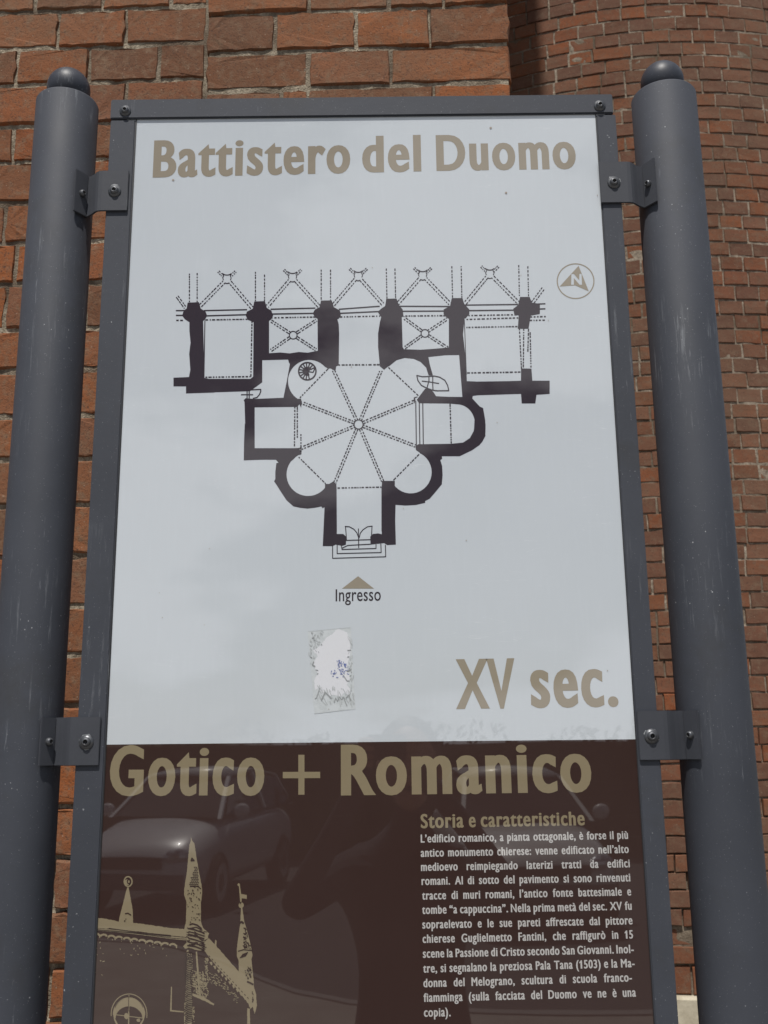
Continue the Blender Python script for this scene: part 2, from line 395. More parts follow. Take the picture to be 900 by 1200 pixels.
# --- the round apse further back
AX, AR, AY0 = 1.56, 2.13, 4.60
AYC = AY0 + AR
apse = empty('round_apse', (AX, AYC, 0))
tag(apse, 'round tower-like apse of small red header bricks behind the right post', 'apse')
def ona(s, z, proud=0):                    # s = arc length from the nearest point, + to the right
    th = s/AR; r = AR + proud
    return Vector((AX + r*math.sin(th), AYC - r*math.cos(th), z))
zp = P(792, 1168, AY0).z                   # top of the stone plinth
bricks = []
zs = [P(850, 421.7, AY0+.02).z]
while zs[0] < 8.4: zs.insert(0, zs[0] + .0751 + random.uniform(-.002, .002))
while zs[-1] > zp + .06: zs.append(zs[-1] - .0751 + random.uniform(-.002, .002))
zs[-1] = zp
row = 0
for zt, zb in zip(zs, zs[1:]):
    row += 1; s = -2.6 + (.064 if row % 2 else 0) + random.uniform(-.018, .018)
    wav = random.uniform(0, 6)
    while s < 2.6:
        L = random.choice((.118, .124, .128, .132, .120)) if random.random() > .07 else random.choice((.09, .16, .2))
        sm = s + L/2
        eroded = (zt < zp + .28)
        pr = random.uniform(-.001, .005) if not eroded else random.uniform(-.016, .004)
        hz = (zt - zb) - random.choice((.008, .009, .010, .007))
        zc = (zt+zb)/2 + .0022*math.sin(sm*3.1 + wav*.15) + random.uniform(-.0015, .0015)
        bricks.append((ona(sm, zc, pr), sm/AR, L - random.choice((.008, .010, .012)), hz)); s += L
protoB = make_protos('brick', 14, 1.9, M['brick_apse'], .028)
def vis_a(p):
    x, y = project(p)
    if y < -8 or y > 1205 or x > 915: return False
    if y < 112: return x > 600 and not (740 < x < 800 and y > 78)
    le = 719 + (y-150)*.0695; pl = 736 + (y-100)*.072; pr = 806 + (y-100)*.097
    return le - 2 < x < pl + 2 or x > pr - 4
def vis_a2(p): return vis_a(p)
na = lay(bricks, protoB, M['brick_apse'], apse, 300, vis_a, 'distant_bricks')
def fa(u, v):
    p = Vector((u, 3, v)); low = min(1, max(0, (H + .9 - v)/1.2))
    n2 = noise.noise(Vector((u*1.3, 7, v*1.5)))
    return ona(u, v, -max(.0012 + .0016*noise.noise(Vector((u*2.1, 3, v*2.4))), rec(p, low*(.75 + .6*n2), .6) - (.002 if v > H + .9 else 0)))
mortar_sheet('mortar', steps(-2.6, -1.1, 1.4, 2.6, .012, .05), steps(zp - .02, .6, 5.9, 8.4, .014, .06), fa, M['mortar_apse'], apse)
k = NT('plinth_stone'); k.col(k.mix(k.ramp(k.noise(k.wpos(), 14, 6, .65), [(.35, g3(0)), (.65, g3(1))]), (.34, .30, .22), (.50, .46, .36))); k.b.inputs['Roughness'].default_value = .9; k.bump(k.noise(k.wpos(), 40, 5), .6, .004); M['plinth'] = k.m
s = -2.6
while s < 2.5:
    L = random.choice((.55, .7, .48)); V = []; Fc = []; ns = 6
    for j in range(ns+1):
        u = s + .006 + (L - .012)*j/ns
        e = .004 if j in (0, ns) else 0
        V += [ona(u, .0, .035-e), ona(u, zp-.012, .035-e), ona(u, zp-.003, .026-e), ona(u, zp-.003, -.06)]
    for j in range(ns):
        for q in range(3): Fc.append((4*j+q, 4*j+4+q, 4*j+5+q, 4*j+1+q))
    Fc += [(0, 1, 2, 3), tuple(4*ns+q for q in (3, 2, 1, 0))]
    mesh('plinth_block', V, Fc, M['plinth'], apse); s += L

# ------------------------------------------------------------------ the sign
sign = empty('information_sign', (-.015*D, D + .03, 0))
tag(sign, 'grey framed information board with a white and brown printed panel bolted between two round posts', 'sign')
xi0 = -.26804*D; xi1 = .23793*D
lo = [P(x, y).x for x, y in ((130, 150), (95.5, 740), (84.4, 1000))]; xo0 = sum(lo)/3
ro = [P(x, y).x for x, y in ((719, 150), (741.7, 400), (771, 800), (792, 1199))]; xo1 = sum(ro)/4
zt1 = P(450, 137).z; zt2 = P(450, 114.5).z; zbot = P(450, 1200).z - .12
YF = D - .0018
panel = bm_obj('panel', box(xi0 - .012, xi1 + .012, D, D + .004, zbot - .01, zt2 - .006), M['white'], sign)
panel['label'] = 'printed panel, white above with a floor plan and brown below'
bm_obj('side_rail', box(xo0, xi0, YF, D + .028, zbot, zt1 - .001, .0012), M['frame'], sign)
bm_obj('side_rail', box(xi1, xo1, YF, D + .028, zbot, zt1 - .001, .0012), M['frame'], sign)
bm_obj('top_rail', box(xo0 - .0005, xo1 - .003, YF - .0016, D + .030, zt1, zt2, .0014), M['frame'], sign)
bm_obj('bottom_rail', box(xo0 - .0005, xo1 + .0005, YF - .0035, D + .030, zbot - .03, zbot - .001, .0014), M['frame'], sign)
# thin near-black strips laid where the film meets the side rails
for a, b in ((xi0, xi0 + .0016), (xi1 - .0012, xi1)):
    mesh('edge_strip', [(a, D-.0009, zbot), (b, D-.0009, zbot), (b, D-.0009, zt1), (a, D-.0009, zt1)], [(0, 1, 2, 3)], M['gap'], sign)

# posts: tube with a slightly domed, open-rimmed top and a ball cap
DP = D + .03
def lathe(prof, cx, cy, n=64):
    V = []; Fc = []
    for r, z in prof:
        for i in range(n): a = 2*math.pi*i/n; V.append((cx + r*math.cos(a), cy + r*math.sin(a), z))
    for j in range(len(prof)-1):
        for i in range(n): Fc.append((j*n+i, j*n+(i+1) % n, (j+1)*n+(i+1) % n, (j+1)*n+i))
    return V, Fc
def post(edgeL, edgeR, ztop, ballpx):
    # centre and radius from the two silhouette directions
    a = math.atan(edgeL); b = math.atan(edgeR); m = (a+b)/2; X = math.tan(m)*DP
    r = math.hypot(X, DP)*math.sin(abs(b-a)/2)
    V, Fc = lathe([(r, 0), (r, ztop*.33), (r, ztop*.66), (r, ztop-.003), (r-.0012, ztop-.0008), (r-.003, ztop), (r-.006, ztop-.0003), (.004, ztop+.001)], X, DP, 72)
    o = mesh('post', V, Fc, M['post'], sign, smooth=True)
    rb = .0292; bz = ztop + .0525
    V = []; Fc = []
    prof = [(rb*math.sin(math.pi*j/24), bz - rb - rb*math.cos(math.pi*j/24) + 0) for j in range(1, 24)]
    prof = [(.0001, bz-2*rb)] + prof + [(.0001, bz)]
    V, Fc = lathe(prof, X, DP, 40)
    mesh('ball_cap', V, Fc, M['cap'], o, smooth=True)
    return X, r
ZT = H + .873
LX, LR = post(-.3795, -.3093, ZT, (82, 77))
RX, RR = post(.2775, .3502, ZT, (767, 69))

def bolt(p, nrm, parent, rad=.0055, washer=True):
    """domed hex-socket bolt at p, axis nrm"""
    bm = bmesh.new(); n = 20
    prof = [(rad*1.55, 0), (rad*1.55, .0009), (rad*1.05, .0012)] if washer else [(rad*1.02, 0)]
    prof += [(rad*1.0, .0016), (rad*.95, .0032), (rad*.78, .0044), (rad*.55, .0050), (rad*.47, .0050), (rad*.45, .0025), (.00005, .0022)]
    rings = []
    for r, z in prof: rings.append([bm.verts.new((r*math.cos(2*math.pi*i/n), r*math.sin(2*math.pi*i/n), z)) for i in range(n)])
    for A, B in zip(rings, rings[1:]):
        for i in range(n): bm.faces.new((A[i], A[(i+1) % n], B[(i+1) % n], B[i]))
    q = Vector(nrm).normalized().to_track_quat('Z', 'Y').to_matrix().to_4x4(); q.translation = p
    bm.transform(q); o = bm_obj('bolt', bm, M['bolt'], parent, True)
    o.data.materials.append(M['socket'])
    for f in o.data.polygons:
        if f.index >= len(o.data.polygons) - 2*n: f.material_index = 1
    return o
def bracket(side, X, r, pxin, pxout, pyt, pyb, tip_bent):
    """bent strap: flat on the rail, steps back, then lies against the post"""
    ym = (pyt+pyb)/2
    xin = P(pxin, ym).x; xb = P(pxout, ym).x; z1 = P(pxin, pyt, YF).z; z0 = P(pxin, pyb, YF).z
    s = side                                   # -1: post on the left, +1: on the right
    y0 = YF - .0006
    cx = lambda th, rr=r + .0012: Vector((X - s*rr*math.sin(th), DP - rr*math.cos(th)))
    th0, th1 = R_(64), R_(24)
    tp = cx(R_(55), r + .001); td = Vector((s*math.cos(R_(55)), -math.sin(R_(55))))
    a = tp - td*.010; b = tp + td*.0130
    path = [Vector((xin, y0)), Vector((xb - s*.004, y0)), Vector((xb, y0 + .0006)), Vector((xb + s*.003, y0 + .0026))]
    # s-bend back to the start of the flange
    e = path[-1]
    for t in (.33, .66): path.append(e.lerp(a, t) + Vector((0, .0012)))
    path += [a, a.lerp(b, .12), a.lerp(b, .5), b]
    th = .0028; V = []; Fc = []; n = len(path)
    zmid = (z0+z1)/2
    for i, p in enumerate(path):
        d = (path[min(i+1, n-1)] - path[max(i-1, 0)]).normalized(); nn = Vector((d.y, -d.x))
        if nn.y > 0: nn = -nn
        k_ = 0
        dz = tip_bent*(i/(n-1))**2 if i > 5 else 0
        for zz, sg in ((z0 - dz*0 + (.002 if i in (0,) else 0)*0, 0), (z1 + dz, 0)):
            V.append((p.x + nn.x*th, p.y + nn.y*th, zz)); V.append((p.x, p.y, zz))
    for i in range(n-1):
        A, B = 4*i, 4*i+4      # front-bottom, back-bottom, front-top, back-top
        Fc += [(A, B, B+2, A+2), (A+1, A+3, B+3, B+1), (A, A+1, B+1, B), (A+2, B+2, B+3, A+3)]
    Fc += [(0, 2, 3, 1), (4*n-4, 4*n-3, 4*n-1, 4*n-2)]
    bm = bmesh.new(); vv = [bm.verts.new(v) for v in V]
    for f in Fc: bm.faces.new([vv[i] for i in f])
    bmesh.ops.recalc_face_normals(bm, faces=bm.faces)
    sharp = [ed for ed in bm.edges if ed.calc_face_angle(0) > 1.0]
    bmesh.ops.bevel(bm, geom=sharp, offset=.0006, segments=2, affect='EDGES')
    o = bm_obj('bracket', bm, M['bracket'], sign)
    for f in o.data.polygons: f.use_smooth = False
    # bolts
    bx = xin*.50 + xb*.50 if side > 0 else xin*.56 + xb*.44
    bx = xin + (xb - xin)*.45
    pb = Vector((bx, y0 - th - .0002, zmid - .001)); bolt(pb, (0, -1, 0), o)
    # a scuffed patch of bare zinc around the rail bolt
    rn = random.Random(int(pyt)); m_ = 11
    V = [(bx + .0095*rn.uniform(.45, 1.15)*math.cos(q*2*math.pi/m_), y0 - th - .00012, zmid + .0095*rn.uniform(.45, 1.15)*math.sin(q*2*math.pi/m_)) for q in range(m_)]
    mesh('scuff', V, [tuple(range(m_))], M['zinc'], o)
    mid = a.lerp(b, .52); nv = Vector((td.y, -td.x));
    if nv.y > 0: nv = -nv
    bolt(Vector((mid.x + nv.x*(th+.0002), mid.y + nv.y*(th+.0002), zmid)), (nv.x, nv.y, 0), o, .0046, False)
    return o
bracket(-1, LX, LR, 151, 117, 201, 248, .0025)
bracket(+1, RX, RR, 702, 738, 191, 239, .004)
bracket(-1, LX, LR, 118, 84, 840, 897, 0)
bracket(+1, RX, RR, 747, 781, 833, 891, 0)
for px, py in ((146.5, 129), (703, 123)):
    p = P(px, py, YF - .0035); bolt(Vector((p.x, YF - .0018, p.z)), (0, -1, 0), sign, .005, True)

# ------------------------------------------------------------------ lettering (outlines of the built-in font, condensed and emboldened)
GL = {}
def tmp_text(s):
    c = bpy.data.curves.new('tmp', 'FONT'); c.body = s; o = bpy.data.objects.new('tmp', c); COL.objects.link(o); C.view_layer.update(); return o
def width(s):
    o = tmp_text(s); wd = o.dimensions.x; c = o.data; bpy.data.objects.remove(o); bpy.data.curves.remove(c); return wd
def outlines(ch, res):
    o = tmp_text(ch)
    with C.temp_override(active_object=o, object=o, selected_objects=[o], selected_editable_objects=[o]):
        bpy.ops.object.convert(target='CURVE')
    L = []
    for sp in o.data.splines:
        B = sp.bezier_points; n = len(B); pts = []
        for i in range(n):
            a, b = B[i], B[(i+1) % n]
            p0, p1, p2, p3 = a.co.xy, a.handle_right.xy, b.handle_left.xy, b.co.xy
            ln = (p3-p0).length
            straight = abs((p1-p0).cross(p3-p0)) < 1e-4*max(ln, .01) and abs((p2-p0).cross(p3-p0)) < 1e-4*max(ln, .01)
            kk = 1 if straight else res
            for j in range(kk):
                t = j/kk; u = 1-t; q = p0*u**3 + p1*3*u*u*t + p2*3*u*t*t + p3*t**3
                if not pts or (q-pts[-1]).length > 1e-4: pts.append(q)
        if (pts[0]-pts[-1]).length < 1e-4: pts.pop()
        if len(pts) > 2: L.append(pts)
    c = o.data; bpy.data.objects.remove(o); bpy.data.curves.remove(c); return L
def area(p): return sum(p[i-1].cross(p[i]) for i in range(len(p)))/2
def inside(q, poly):
    r = False
    for i in range(len(poly)):
        a, b = poly[i-1], poly[i]
        if (a.y > q.y) != (b.y > q.y) and q.x < (b.x-a.x)*(q.y-a.y)/(b.y-a.y) + a.x: r = not r
    return r
def winding(q, poly):
    w_ = 0
    for i in range(len(poly)):
        a, b = poly[i-1], poly[i]
        if (a.y > q.y) != (b.y > q.y) and q.x < (b.x-a.x)*(q.y-a.y)/(b.y-a.y) + a.x: w_ += 1 if b.y > a.y else -1
    return w_
WHH = width('HH'); CAP = .0
def fill(loops, hole=False):
    vs = []; es = []
    for p in loops: b = len(vs); vs += p; es += [(b+i, b+(i+1) % len(p)) for i in range(len(p))]
    V, E_, FF, *_ = delaunay_2d_cdt(vs, es, [], 0, 1e-6); Fc = []
    for f in FF:
        c = sum((V[i] for i in f), Vector((0, 0)))/len(f); wn = 0
        for p in loops:
            if hole: wn += winding(c, p)
            elif inside(c, p): wn += 1
        if wn != 0: Fc.append(list(f))
    return V, Fc
def glyph(ch, sx, ox, oy, res=5):
    key = (ch, sx, ox, oy)
    if key in GL: return GL[key]
    adv = (width('H'+ch+'H')-WHH)*sx + 2*ox*.8
    L = outlines(ch, res) if ch not in ' 1+' else []
    if ch == '1': L = [[Vector(q) for q in ((.20, 0), (.20, .50), (.08, .44), (.08, .52), (.24, .66), (.32, .66), (.32, 0))]]; adv = .46*sx + 2*ox
    XH, XT, CH = .449, .500, .682
    if ch.islower() or ch in 'àèòù':
        m_ = lambda y: y*XT/XH if y < XH else (XT + (y-XH)*(CH-XT)/(CH-XH) if y < CH else y)
        m_ = (lambda f_: (lambda y: f_(y) if y > 0 else y))(m_)
        L = [[Vector((a.x, m_(a.y))) for a in p] for p in L]
    out = []
    for i, p in enumerate(L):
        p = [Vector((a.x*sx, a.y)) for a in p]
        depth = sum(inside(p[0], [Vector((b.x*sx, b.y)) for b in q]) for j, q in enumerate(L) if j != i)
        if (area(p) > 0) != (depth % 2 == 0): p.reverse()
        n = len(p); r = []
        for j in range(n):
            e1 = (p[j]-p[j-1]).normalized(); e2 = (p[(j+1) % n]-p[j]).normalized()
            n1 = Vector((e1.y, -e1.x)); n2 = Vector((e2.y, -e2.x)); m = n1+n2
            if m.length < .3: m = n1
            m = m/max(.35, m.dot(n1)); r.append(Vector((p[j].x + m.x*ox + ox, p[j].y + m.y*oy)))
        out.append(r)
    V = []; Fc = []
    if out: V, Fc = fill(out, True)
    GL[key] = (adv, [v[:] for v in V], Fc); return GL[key]
TRACK = .006
def word(s, sty):
    x = 0; V = []; Fc = []
    for ch in s:
        a, v, f = glyph(ch, *sty); b = len(V); V += [(q[0]+x, q[1]) for q in v]; Fc += [[b+i for i in g] for g in f]; x += a + TRACK
    x0 = min((v[0] for v in V), default=0); x1 = max((v[0] for v in V), default=0)
    return [(v[0]-x0, v[1]) for v in V], Fc, x1-x0
def capheight(sty):
    a, v, f = glyph('H', *sty); return max(q[1] for q in v), min(q[1] for q in v)
# uv on the panel plane
LAY = [0]
def uv(px, py): p = P(px, py); return Vector((p.x, p.z))
def flat(name, V2, Fc, mat, y, parent):
    me = bpy.data.meshes.new(name); me.from_pydata([(v[0], y, v[1]) for v in V2], [], Fc); me.update()
    if me.polygons:
        # all faces look toward the viewer (-Y)
        bm = bmesh.new(); bm.from_mesh(me)
        for f in bm.faces:
            f.normal_update()
            if f.normal.y > 0: f.normal_flip()
        bm.to_mesh(me); bm.free()
    return link(name, me, mat, parent)
def letters(name, words, sty, mat, y=D-.00016, parent=None, cap=None):
    """words = [(text, (x0,y0), (x1,y1), cap_px)] baseline start and end in the photograph, measured on the panel plane"""
    V = []; Fc = []; hi, lo_ = capheight(sty)
    for s, a, b, capx in words:
        v, f, wd = word(s, sty); A, B = uv(*a), uv(*b); n0 = len(V)
        ca = uv(a[0], a[1]-capx); hgt = (ca-A).length; ex = (B-A)/wd; ey = Vector((0, 1))*hgt/(hi-0)
        V += [A + ex*q[0] + ey*q[1] for q in v]; Fc += [[n0+i for i in g] for g in f]
    o = flat(name, V, Fc, mat, y, panel); return o
BOLD = (.70, .0315, .017); BOLDN = (.70, .028, .015); MED = (.66, .024, .016); LIGHT = (.66, .006, .004)
t_ = letters('title_lettering', [('Battistero', (178.9, 207.2), (410.5, 201.8), 42.5), ('del', (424.5, 201.5), (493.8, 199.8), 41.8), ('Duomo', (511.5, 199.4), (675.5, 196.8), 41)], BOLD, M['tan'])
t_['label'] = 'grey-tan words Battistero del Duomo'
letters('style_lettering', [('Gotico', (127.5, 931), (309.5, 930.6), 57)], BOLD, M['tan_dark'])
letters('style_lettering', [('Romanico', (399.5, 930.8), (694, 926.6), 58)], BOLD, M['tan_dark'])
letters('century_lettering', [('XV', (534.5, 829.6), (604.9, 828.3), 57), ('sec.', (622.4, 828), (725.0, 826.4), 57)], BOLD, M['tan'])
letters('entrance_lettering', [('Ingresso', (393.3, 704.6), (446.3, 703.8), 14)], LIGHT, M['ink'])
letters('heading_lettering', [('Storia', (493, 970.3), (543.5, 969.4), 16.3), ('e', (549.5, 969.2), (557.6, 969.0), 16), ('caratteristiche', (563.5, 968.8), (685.5, 966.8), 15.9)], BOLDN, M['tan_dark'])
body = ["L'edificio romànico, a pianta ottagonale, è forse il più", "antico monumento chierese: venne edificato nell'alto", "medioevo reimpiegando laterizi tratti da edifici", "romani. Al di sotto del pavimento si sono rinvenuti",
 "tracce di muri romani, l'antico fonte battesimale e", "tombe “a cappuccina”. Nella prima metà del sec. XV fu", "sopraelevato e le sue pareti affrescate dal pittore", "chierese Guglielmetto Fantini, che raffigurò in 15",
 "scene la Passione di Cristo secondo San Giovanni. Inol-", "tre, si segnalano la preziosa Pala Tana (1503) e la Ma-", "donna del Melograno, scultura di scuola franco-", "fiamminga (sulla facciata del Duomo ve ne è una", "copia)."]
body = [b.replace("'", "\u2019").replace("romànico", "romanico") for b in body]
ends = [(42,152,823,138),(42,206,826,191),(43,259,830,245),(45,312,832,298),(47,367,835,351),(47,421,837,405),(48,476,840,460),(49,530,842,513),(50,586,845,568),(51,642,848,621),(52,697,838,675),(53,752,853,732),(54,808,155,806)]
TX = (.60, .023, .011)
hi, lo_ = capheight(TX)
SPW = .19
lines = []
for s, e in zip(body, ends):
    A, B = uv(480+e[0]/3.214, 940+e[1]/3.214), uv(480+e[2]/3.214, 940+e[3]/3.214); ws = [word(t, TX) for t in s.split()]
    lines.append((A, B, ws))
hgt = (uv(600, 1080-9.6)-uv(600, 1080)).length; sc_ = hgt/hi
kx = min((B-A).length/((sum(q[2] for q in ws) + SPW*(len(ws)-1))*sc_) for A, B, ws in lines[:-1]) 
for A, B, ws in lines:
    tw = sum(q[2] for q in ws)*sc_*kx; L = (B-A).length; d = (B-A)/L
    gap = (L - tw)/max(1, len(ws)-1) if len(ws) > 1 else 0
    k2 = kx if len(ws) > 1 else (L/(ws[0][2]*sc_))
    x = 0; V = []; Fc = []
    for v, f, wd in ws:
        n0 = len(V); V += [A + d*(x + q[0]*sc_*k2) + Vector((0, q[1]*sc_)) for q in v]; Fc += [[n0+i for i in g] for g in f]; x += wd*sc_*k2 + gap
    flat('text_line', V, Fc, M['text'], D-.00016, panel)

# ------------------------------------------------------------------ flat artwork on the panel, traced shape by shape
class Zm:
    def __init__(s, ox, oy, k): s.ox, s.oy, s.k = ox, oy, k
    def __call__(s, pts): return [(s.ox + x/s.k, s.oy + y/s.k) for x, y in pts]
ZA, ZB = Zm(190, 300, 3.75), Zm(410, 300, 3.75)
ZC, ZD, ZE, ZF, ZG = Zm(270, 400, 5.625), Zm(270, 500, 5.625), Zm(420, 400, 5.625), Zm(420, 500, 5.625), Zm(340, 560, 5.625)
ZN = Zm(630, 290, 10)
def arc(cx, cy, rx, ry, a0, a1, n=24): return [(cx + rx*math.cos(R_(a0 + (a1-a0)*i/n)), cy + ry*math.sin(R_(a0 + (a1-a0)*i/n))) for i in range(n+1)]
class Art:
    def __init__(s): s.V = []; s.F = []
    def poly(s, pts):
        v = [Vector((x, -y)) for x, y in pts]
        vv, ff = fill([v if area(v) > 0 else v[::-1]]); n0 = len(s.V)
        s.V += [uv(q.x, -q.y) for q in vv]; s.F += [[n0+i for i in f] for f in ff]
    def stroke(s, pts, wd=1.3, closed=False):
        pts = [Vector(p) for p in pts]
        if closed: pts.append(pts[0])
        for a, b in zip(pts, pts[1:]):
            if (b-a).length < 1e-6: continue
            d = (b-a).normalized()*wd*.25; n = Vector((-d.y, d.x))*2
            q = [a-d+n, b+d+n, b+d-n, a-d-n]; n0 = len(s.V); s.V += [uv(*z) for z in q]; s.F.append([n0, n0+1, n0+2, n0+3])
    def dash(s, a, b, wd=1.0, on=2.6, off=1.3, jit=.5, rn=random.Random(5)):
        a, b = Vector(a), Vector(b); L = (b-a).length; d = (b-a)/L; x = 0
        while x < L:
            l = on*rn.uniform(1-jit, 1+jit); p, q = a + d*x, a + d*min(L, x+l)
            n = Vector((-d.y, d.x))*wd*.62; n0 = len(s.V); s.V += [uv(*z) for z in (p+n, q+n, q-n, p-n)]; s.F.append([n0, n0+1, n0+2, n0+3]); x += l + off*rn.uniform(.6, 1.5)
    def double(s, a, b, gap=2.6, **kw):
        a, b = Vector(a), Vector(b); d = (b-a).normalized(); n = Vector((-d.y, d.x))*gap*.5
        s.dash(a+n, b+n, **kw); s.dash(a-n, b-n, **kw)
    def done(s, name, mat, y, label=None, kind=None):
        o = flat(name, s.V, s.F, mat, y, panel)
        if label: o['label'] = label
        if kind: o['kind'] = kind
        return o
# solid walls: several outlines, unioned through a winding-number fill
walls = []
def W(z, pts): walls.append(z(pts))
W(ZA, [(112,205),(162,203),(170,232),(190,243),(198,262),(188,280),(172,292),(118,290),(100,278),(88,262),(95,240),(108,230)])
W(ZA, [(120,280),(180,284),(186,536),(230,545),(230,600),(105,604),(105,573),(50,573),(50,535),(118,532),(124,500),(119,430),(125,380),(120,330)])
W(ZA, [(180,540),(388,540),(400,530),(402,278),(470,282),(470,425),(472,452),(440,456),(440,555),(386,594),(200,600)])
W(ZA, [(405,200),(452,198),(460,228),(480,240),(488,262),(478,280),(460,292),(400,290),(375,280),(368,262),(372,245),(398,232)])
W(ZA, [(460,428),(520,424),(560,428),(600,422),(640,425),(686,416),(700,462),(640,450),(600,455),(580,462),(566,472),(553,455),(440,458),(440,430)])
W(ZA, [(698,196),(745,195),(755,225),(782,240),(785,262),(775,277),(700,285),(672,270),(662,252),(672,235),(692,225)])
W(ZA, [(683,268),(768,270),(776,300),(778,340),(776,480),(765,485),(762,503),(750,500),(735,490),(700,462),(660,448),(684,420)])
W(ZC, [(645,180)] + arc(520,262,140,140,-42,-180,16) + arc(520,262,140,140,-180,-237,8) + [(465,378),(472,400),(466,438),(455,415),(440,432),(160,435),(160,690),(95,690),(97,600),(92,590),(98,560),(93,400),(88,388),(100,375),(160,380),(350,372),(372,260),(392,150),(385,138),(380,118),(420,96),(600,76),(700,100),(694,188),(680,190),(665,178)])
W(ZD, [(95,-20),(160,-20),(160,142),(420,142),(455,140),(467,180),(450,186),(430,200),(410,220)] + arc(512,315,142,142,-142,-180,5) + arc(512,315,142,142,-180,-330,18)[1:] + [(655,375),(680,360),(697,380),(700,400),(702,690),(618,690),(620,530),(608,538),(600,526),(560,534),(510,540),(460,535),(415,525),(370,485),(340,440),(305,385),(288,360),(296,345),(296,300),(303,240),(318,238),(300,218),(200,218),(88,222),(90,100)])
W(ZG, [(230,40),(305,40),(308,370),(350,370),(370,388),(368,440),(345,448),(300,440),(280,450),(215,450),(227,190)])
W(ZG, [(605,20),(690,20),(690,185),(697,440),(640,443),(620,430),(530,440),(528,388),(545,370),(580,366),(604,372)])
W(ZB, [(160,188),(205,187),(215,215),(232,235),(235,258),(225,275),(150,275),(135,265),(122,245),(140,230),(155,220)])
W(ZB, [(140,260),(228,262),(232,400),(238,410),(310,412),(370,408),(435,402),(435,262),(505,262),(497,345),(508,440),(512,500),(514,550),(560,552),(700,550),(752,548),(752,494),(798,495),(802,548),(878,548),(878,606),(820,610),(815,648),(755,648),(752,606),(560,612),(540,615),(536,640),(500,640),(494,616),(480,435),(420,436),(345,444),(352,480),(365,525),(346,525)] + Zm(0,0,1)([]) + [(335,490),(310,465),(280,452),(240,448),(205,458),(175,482),(165,488),(150,500),(132,485),(124,400),(124,340),(132,290)])
W(ZB, [(448,185),(495,185),(502,210),(525,235),(525,255),(508,275),(430,275),(412,255),(412,235),(440,220)])
W(ZB, [(748,180),(790,180),(800,205),(835,210),(835,255),(795,262),(785,320),(738,320),(742,262),(722,255),(718,232),(740,215)])
W(ZE, [(385,385),(400,365),(440,312),(470,312),(495,335),(512,362),(600,366),(684,367),(688,345),(735,350),(752,378),(800,430),(822,440),(836,520),(838,590),(835,610),(838,622),(815,665),(790,690),(735,665),(758,600)] + arc(650,543,118,128,0,-90,12) + [(600,410),(400,408)])
W(ZF, [(838,30),(836,62),(800,120),(750,155),(715,172),(668,195),(550,195),(552,212),(540,220),(552,260),(555,320),(550,380),(500,440),(470,475),(440,490),(440,502),(380,516),(310,520),(245,515),(241,690),(152,690),(152,400),(158,358),(185,375),(212,378)] + arc(345,300,138,140,146,-62,20) + [(400,168),(380,155),(375,130),(395,116),(610,113),(690,105),(735,75),(762,25),(765,-40),(800,-60),(838,-20)])
plan = Art()
# union: all wall outlines go through one triangulation so nothing overlaps
loops = []
for pts in walls:
    v = [Vector((x, -y)) for x, y in pts]; loops.append(v if area(v) > 0 else v[::-1])
vv, ff = fill(loops); plan.V = [uv(q.x, -q.y) for q in vv]; plan.F = [list(f) for f in ff]
fp = plan.done('plan_walls', M['ink'], D-.00016, 'solid dark walls of the floor plan', 'stuff')
ln = Art()
q = lambda z, x, y: z([(x, y)])[0]
for a, b in ((q(ZA,62,240), q(ZA,100,240)), (q(ZA,185,240), q(ZA,372,236)), (q(ZA,478,234), q(ZA,672,229)), (q(ZA,778,234), q(ZB,130,221)), (q(ZB,215,221), q(ZB,440,222)), (q(ZB,500,216), q(ZB,738,213)), (q(ZB,800,212), q(ZB,858,210)),
             (q(ZA,62,261), q(ZA,92,261)), (q(ZA,190,263), q(ZA,370,258)), (q(ZA,485,255), q(ZA,665,252)), (q(ZA,782,252), q(ZB,128,244)), (q(ZB,232,243), q(ZB,415,242)), (q(ZB,522,240), q(ZB,718,238)), (q(ZB,832,233), q(ZB,858,232))):
    ln.stroke((a, b), 1.5)
for a, b in ((q(ZA,62,283), q(ZA,92,283)), (q(ZA,190,281), q(ZA,398,278)), (q(ZA,478,272), q(ZA,680,268)), (q(ZA,780,268), q(ZB,140,264)), (q(ZB,228,264), q(ZB,430,262)), (q(ZB,510,262), q(ZB,735,258)), (q(ZB,790,268), q(ZB,862,266)), (q(ZB,790,283), q(ZB,862,282)),
             (q(ZB,512,279), q(ZB,740,272)), (q(ZB,512,314), q(ZB,745,310)), (q(ZB,515,514), q(ZB,750,510)), (q(ZA,190,533), q(ZA,388,530)), (q(ZA,395,282), q(ZA,390,530)),
             (q(ZC,712,156), q(ZE,142,154)), (q(ZG,312,67), q(ZG,605,61)), (q(ZB,745,320), q(ZB,754,495)), (q(ZB,764,320), q(ZB,762,495)), (q(ZB,785,320), q(ZB,782,420)), (q(ZB,792,335), q(ZB,796,495)),
             (q(ZC,425,425), q(ZD,422,140)), (q(ZC,441,430), q(ZC,441,640)), (q(ZC,465,612), q(ZD,465,175)), (q(ZE,604,412), q(ZF,612,112))):
    ln.dash(a, b, 1.25)
ln.stroke((q(ZA,188,285), q(ZA,184,532)), 1.1); ln.stroke((q(ZB,503,280), q(ZB,512,520)), .9)
for x in (378, 401, 424): ln.stroke((q(ZE, x, 395), q(ZF, x+4, 128)), 1.2)
ln.stroke((q(ZE, 372, 372), q(ZE, 374, 395)), 1.0); ln.stroke(ZE([(368,400),(368,372),(388,366)]), 1)
ln.stroke(ZD([(440,150),(465,140),(465,180),(448,184)]), 1.1)
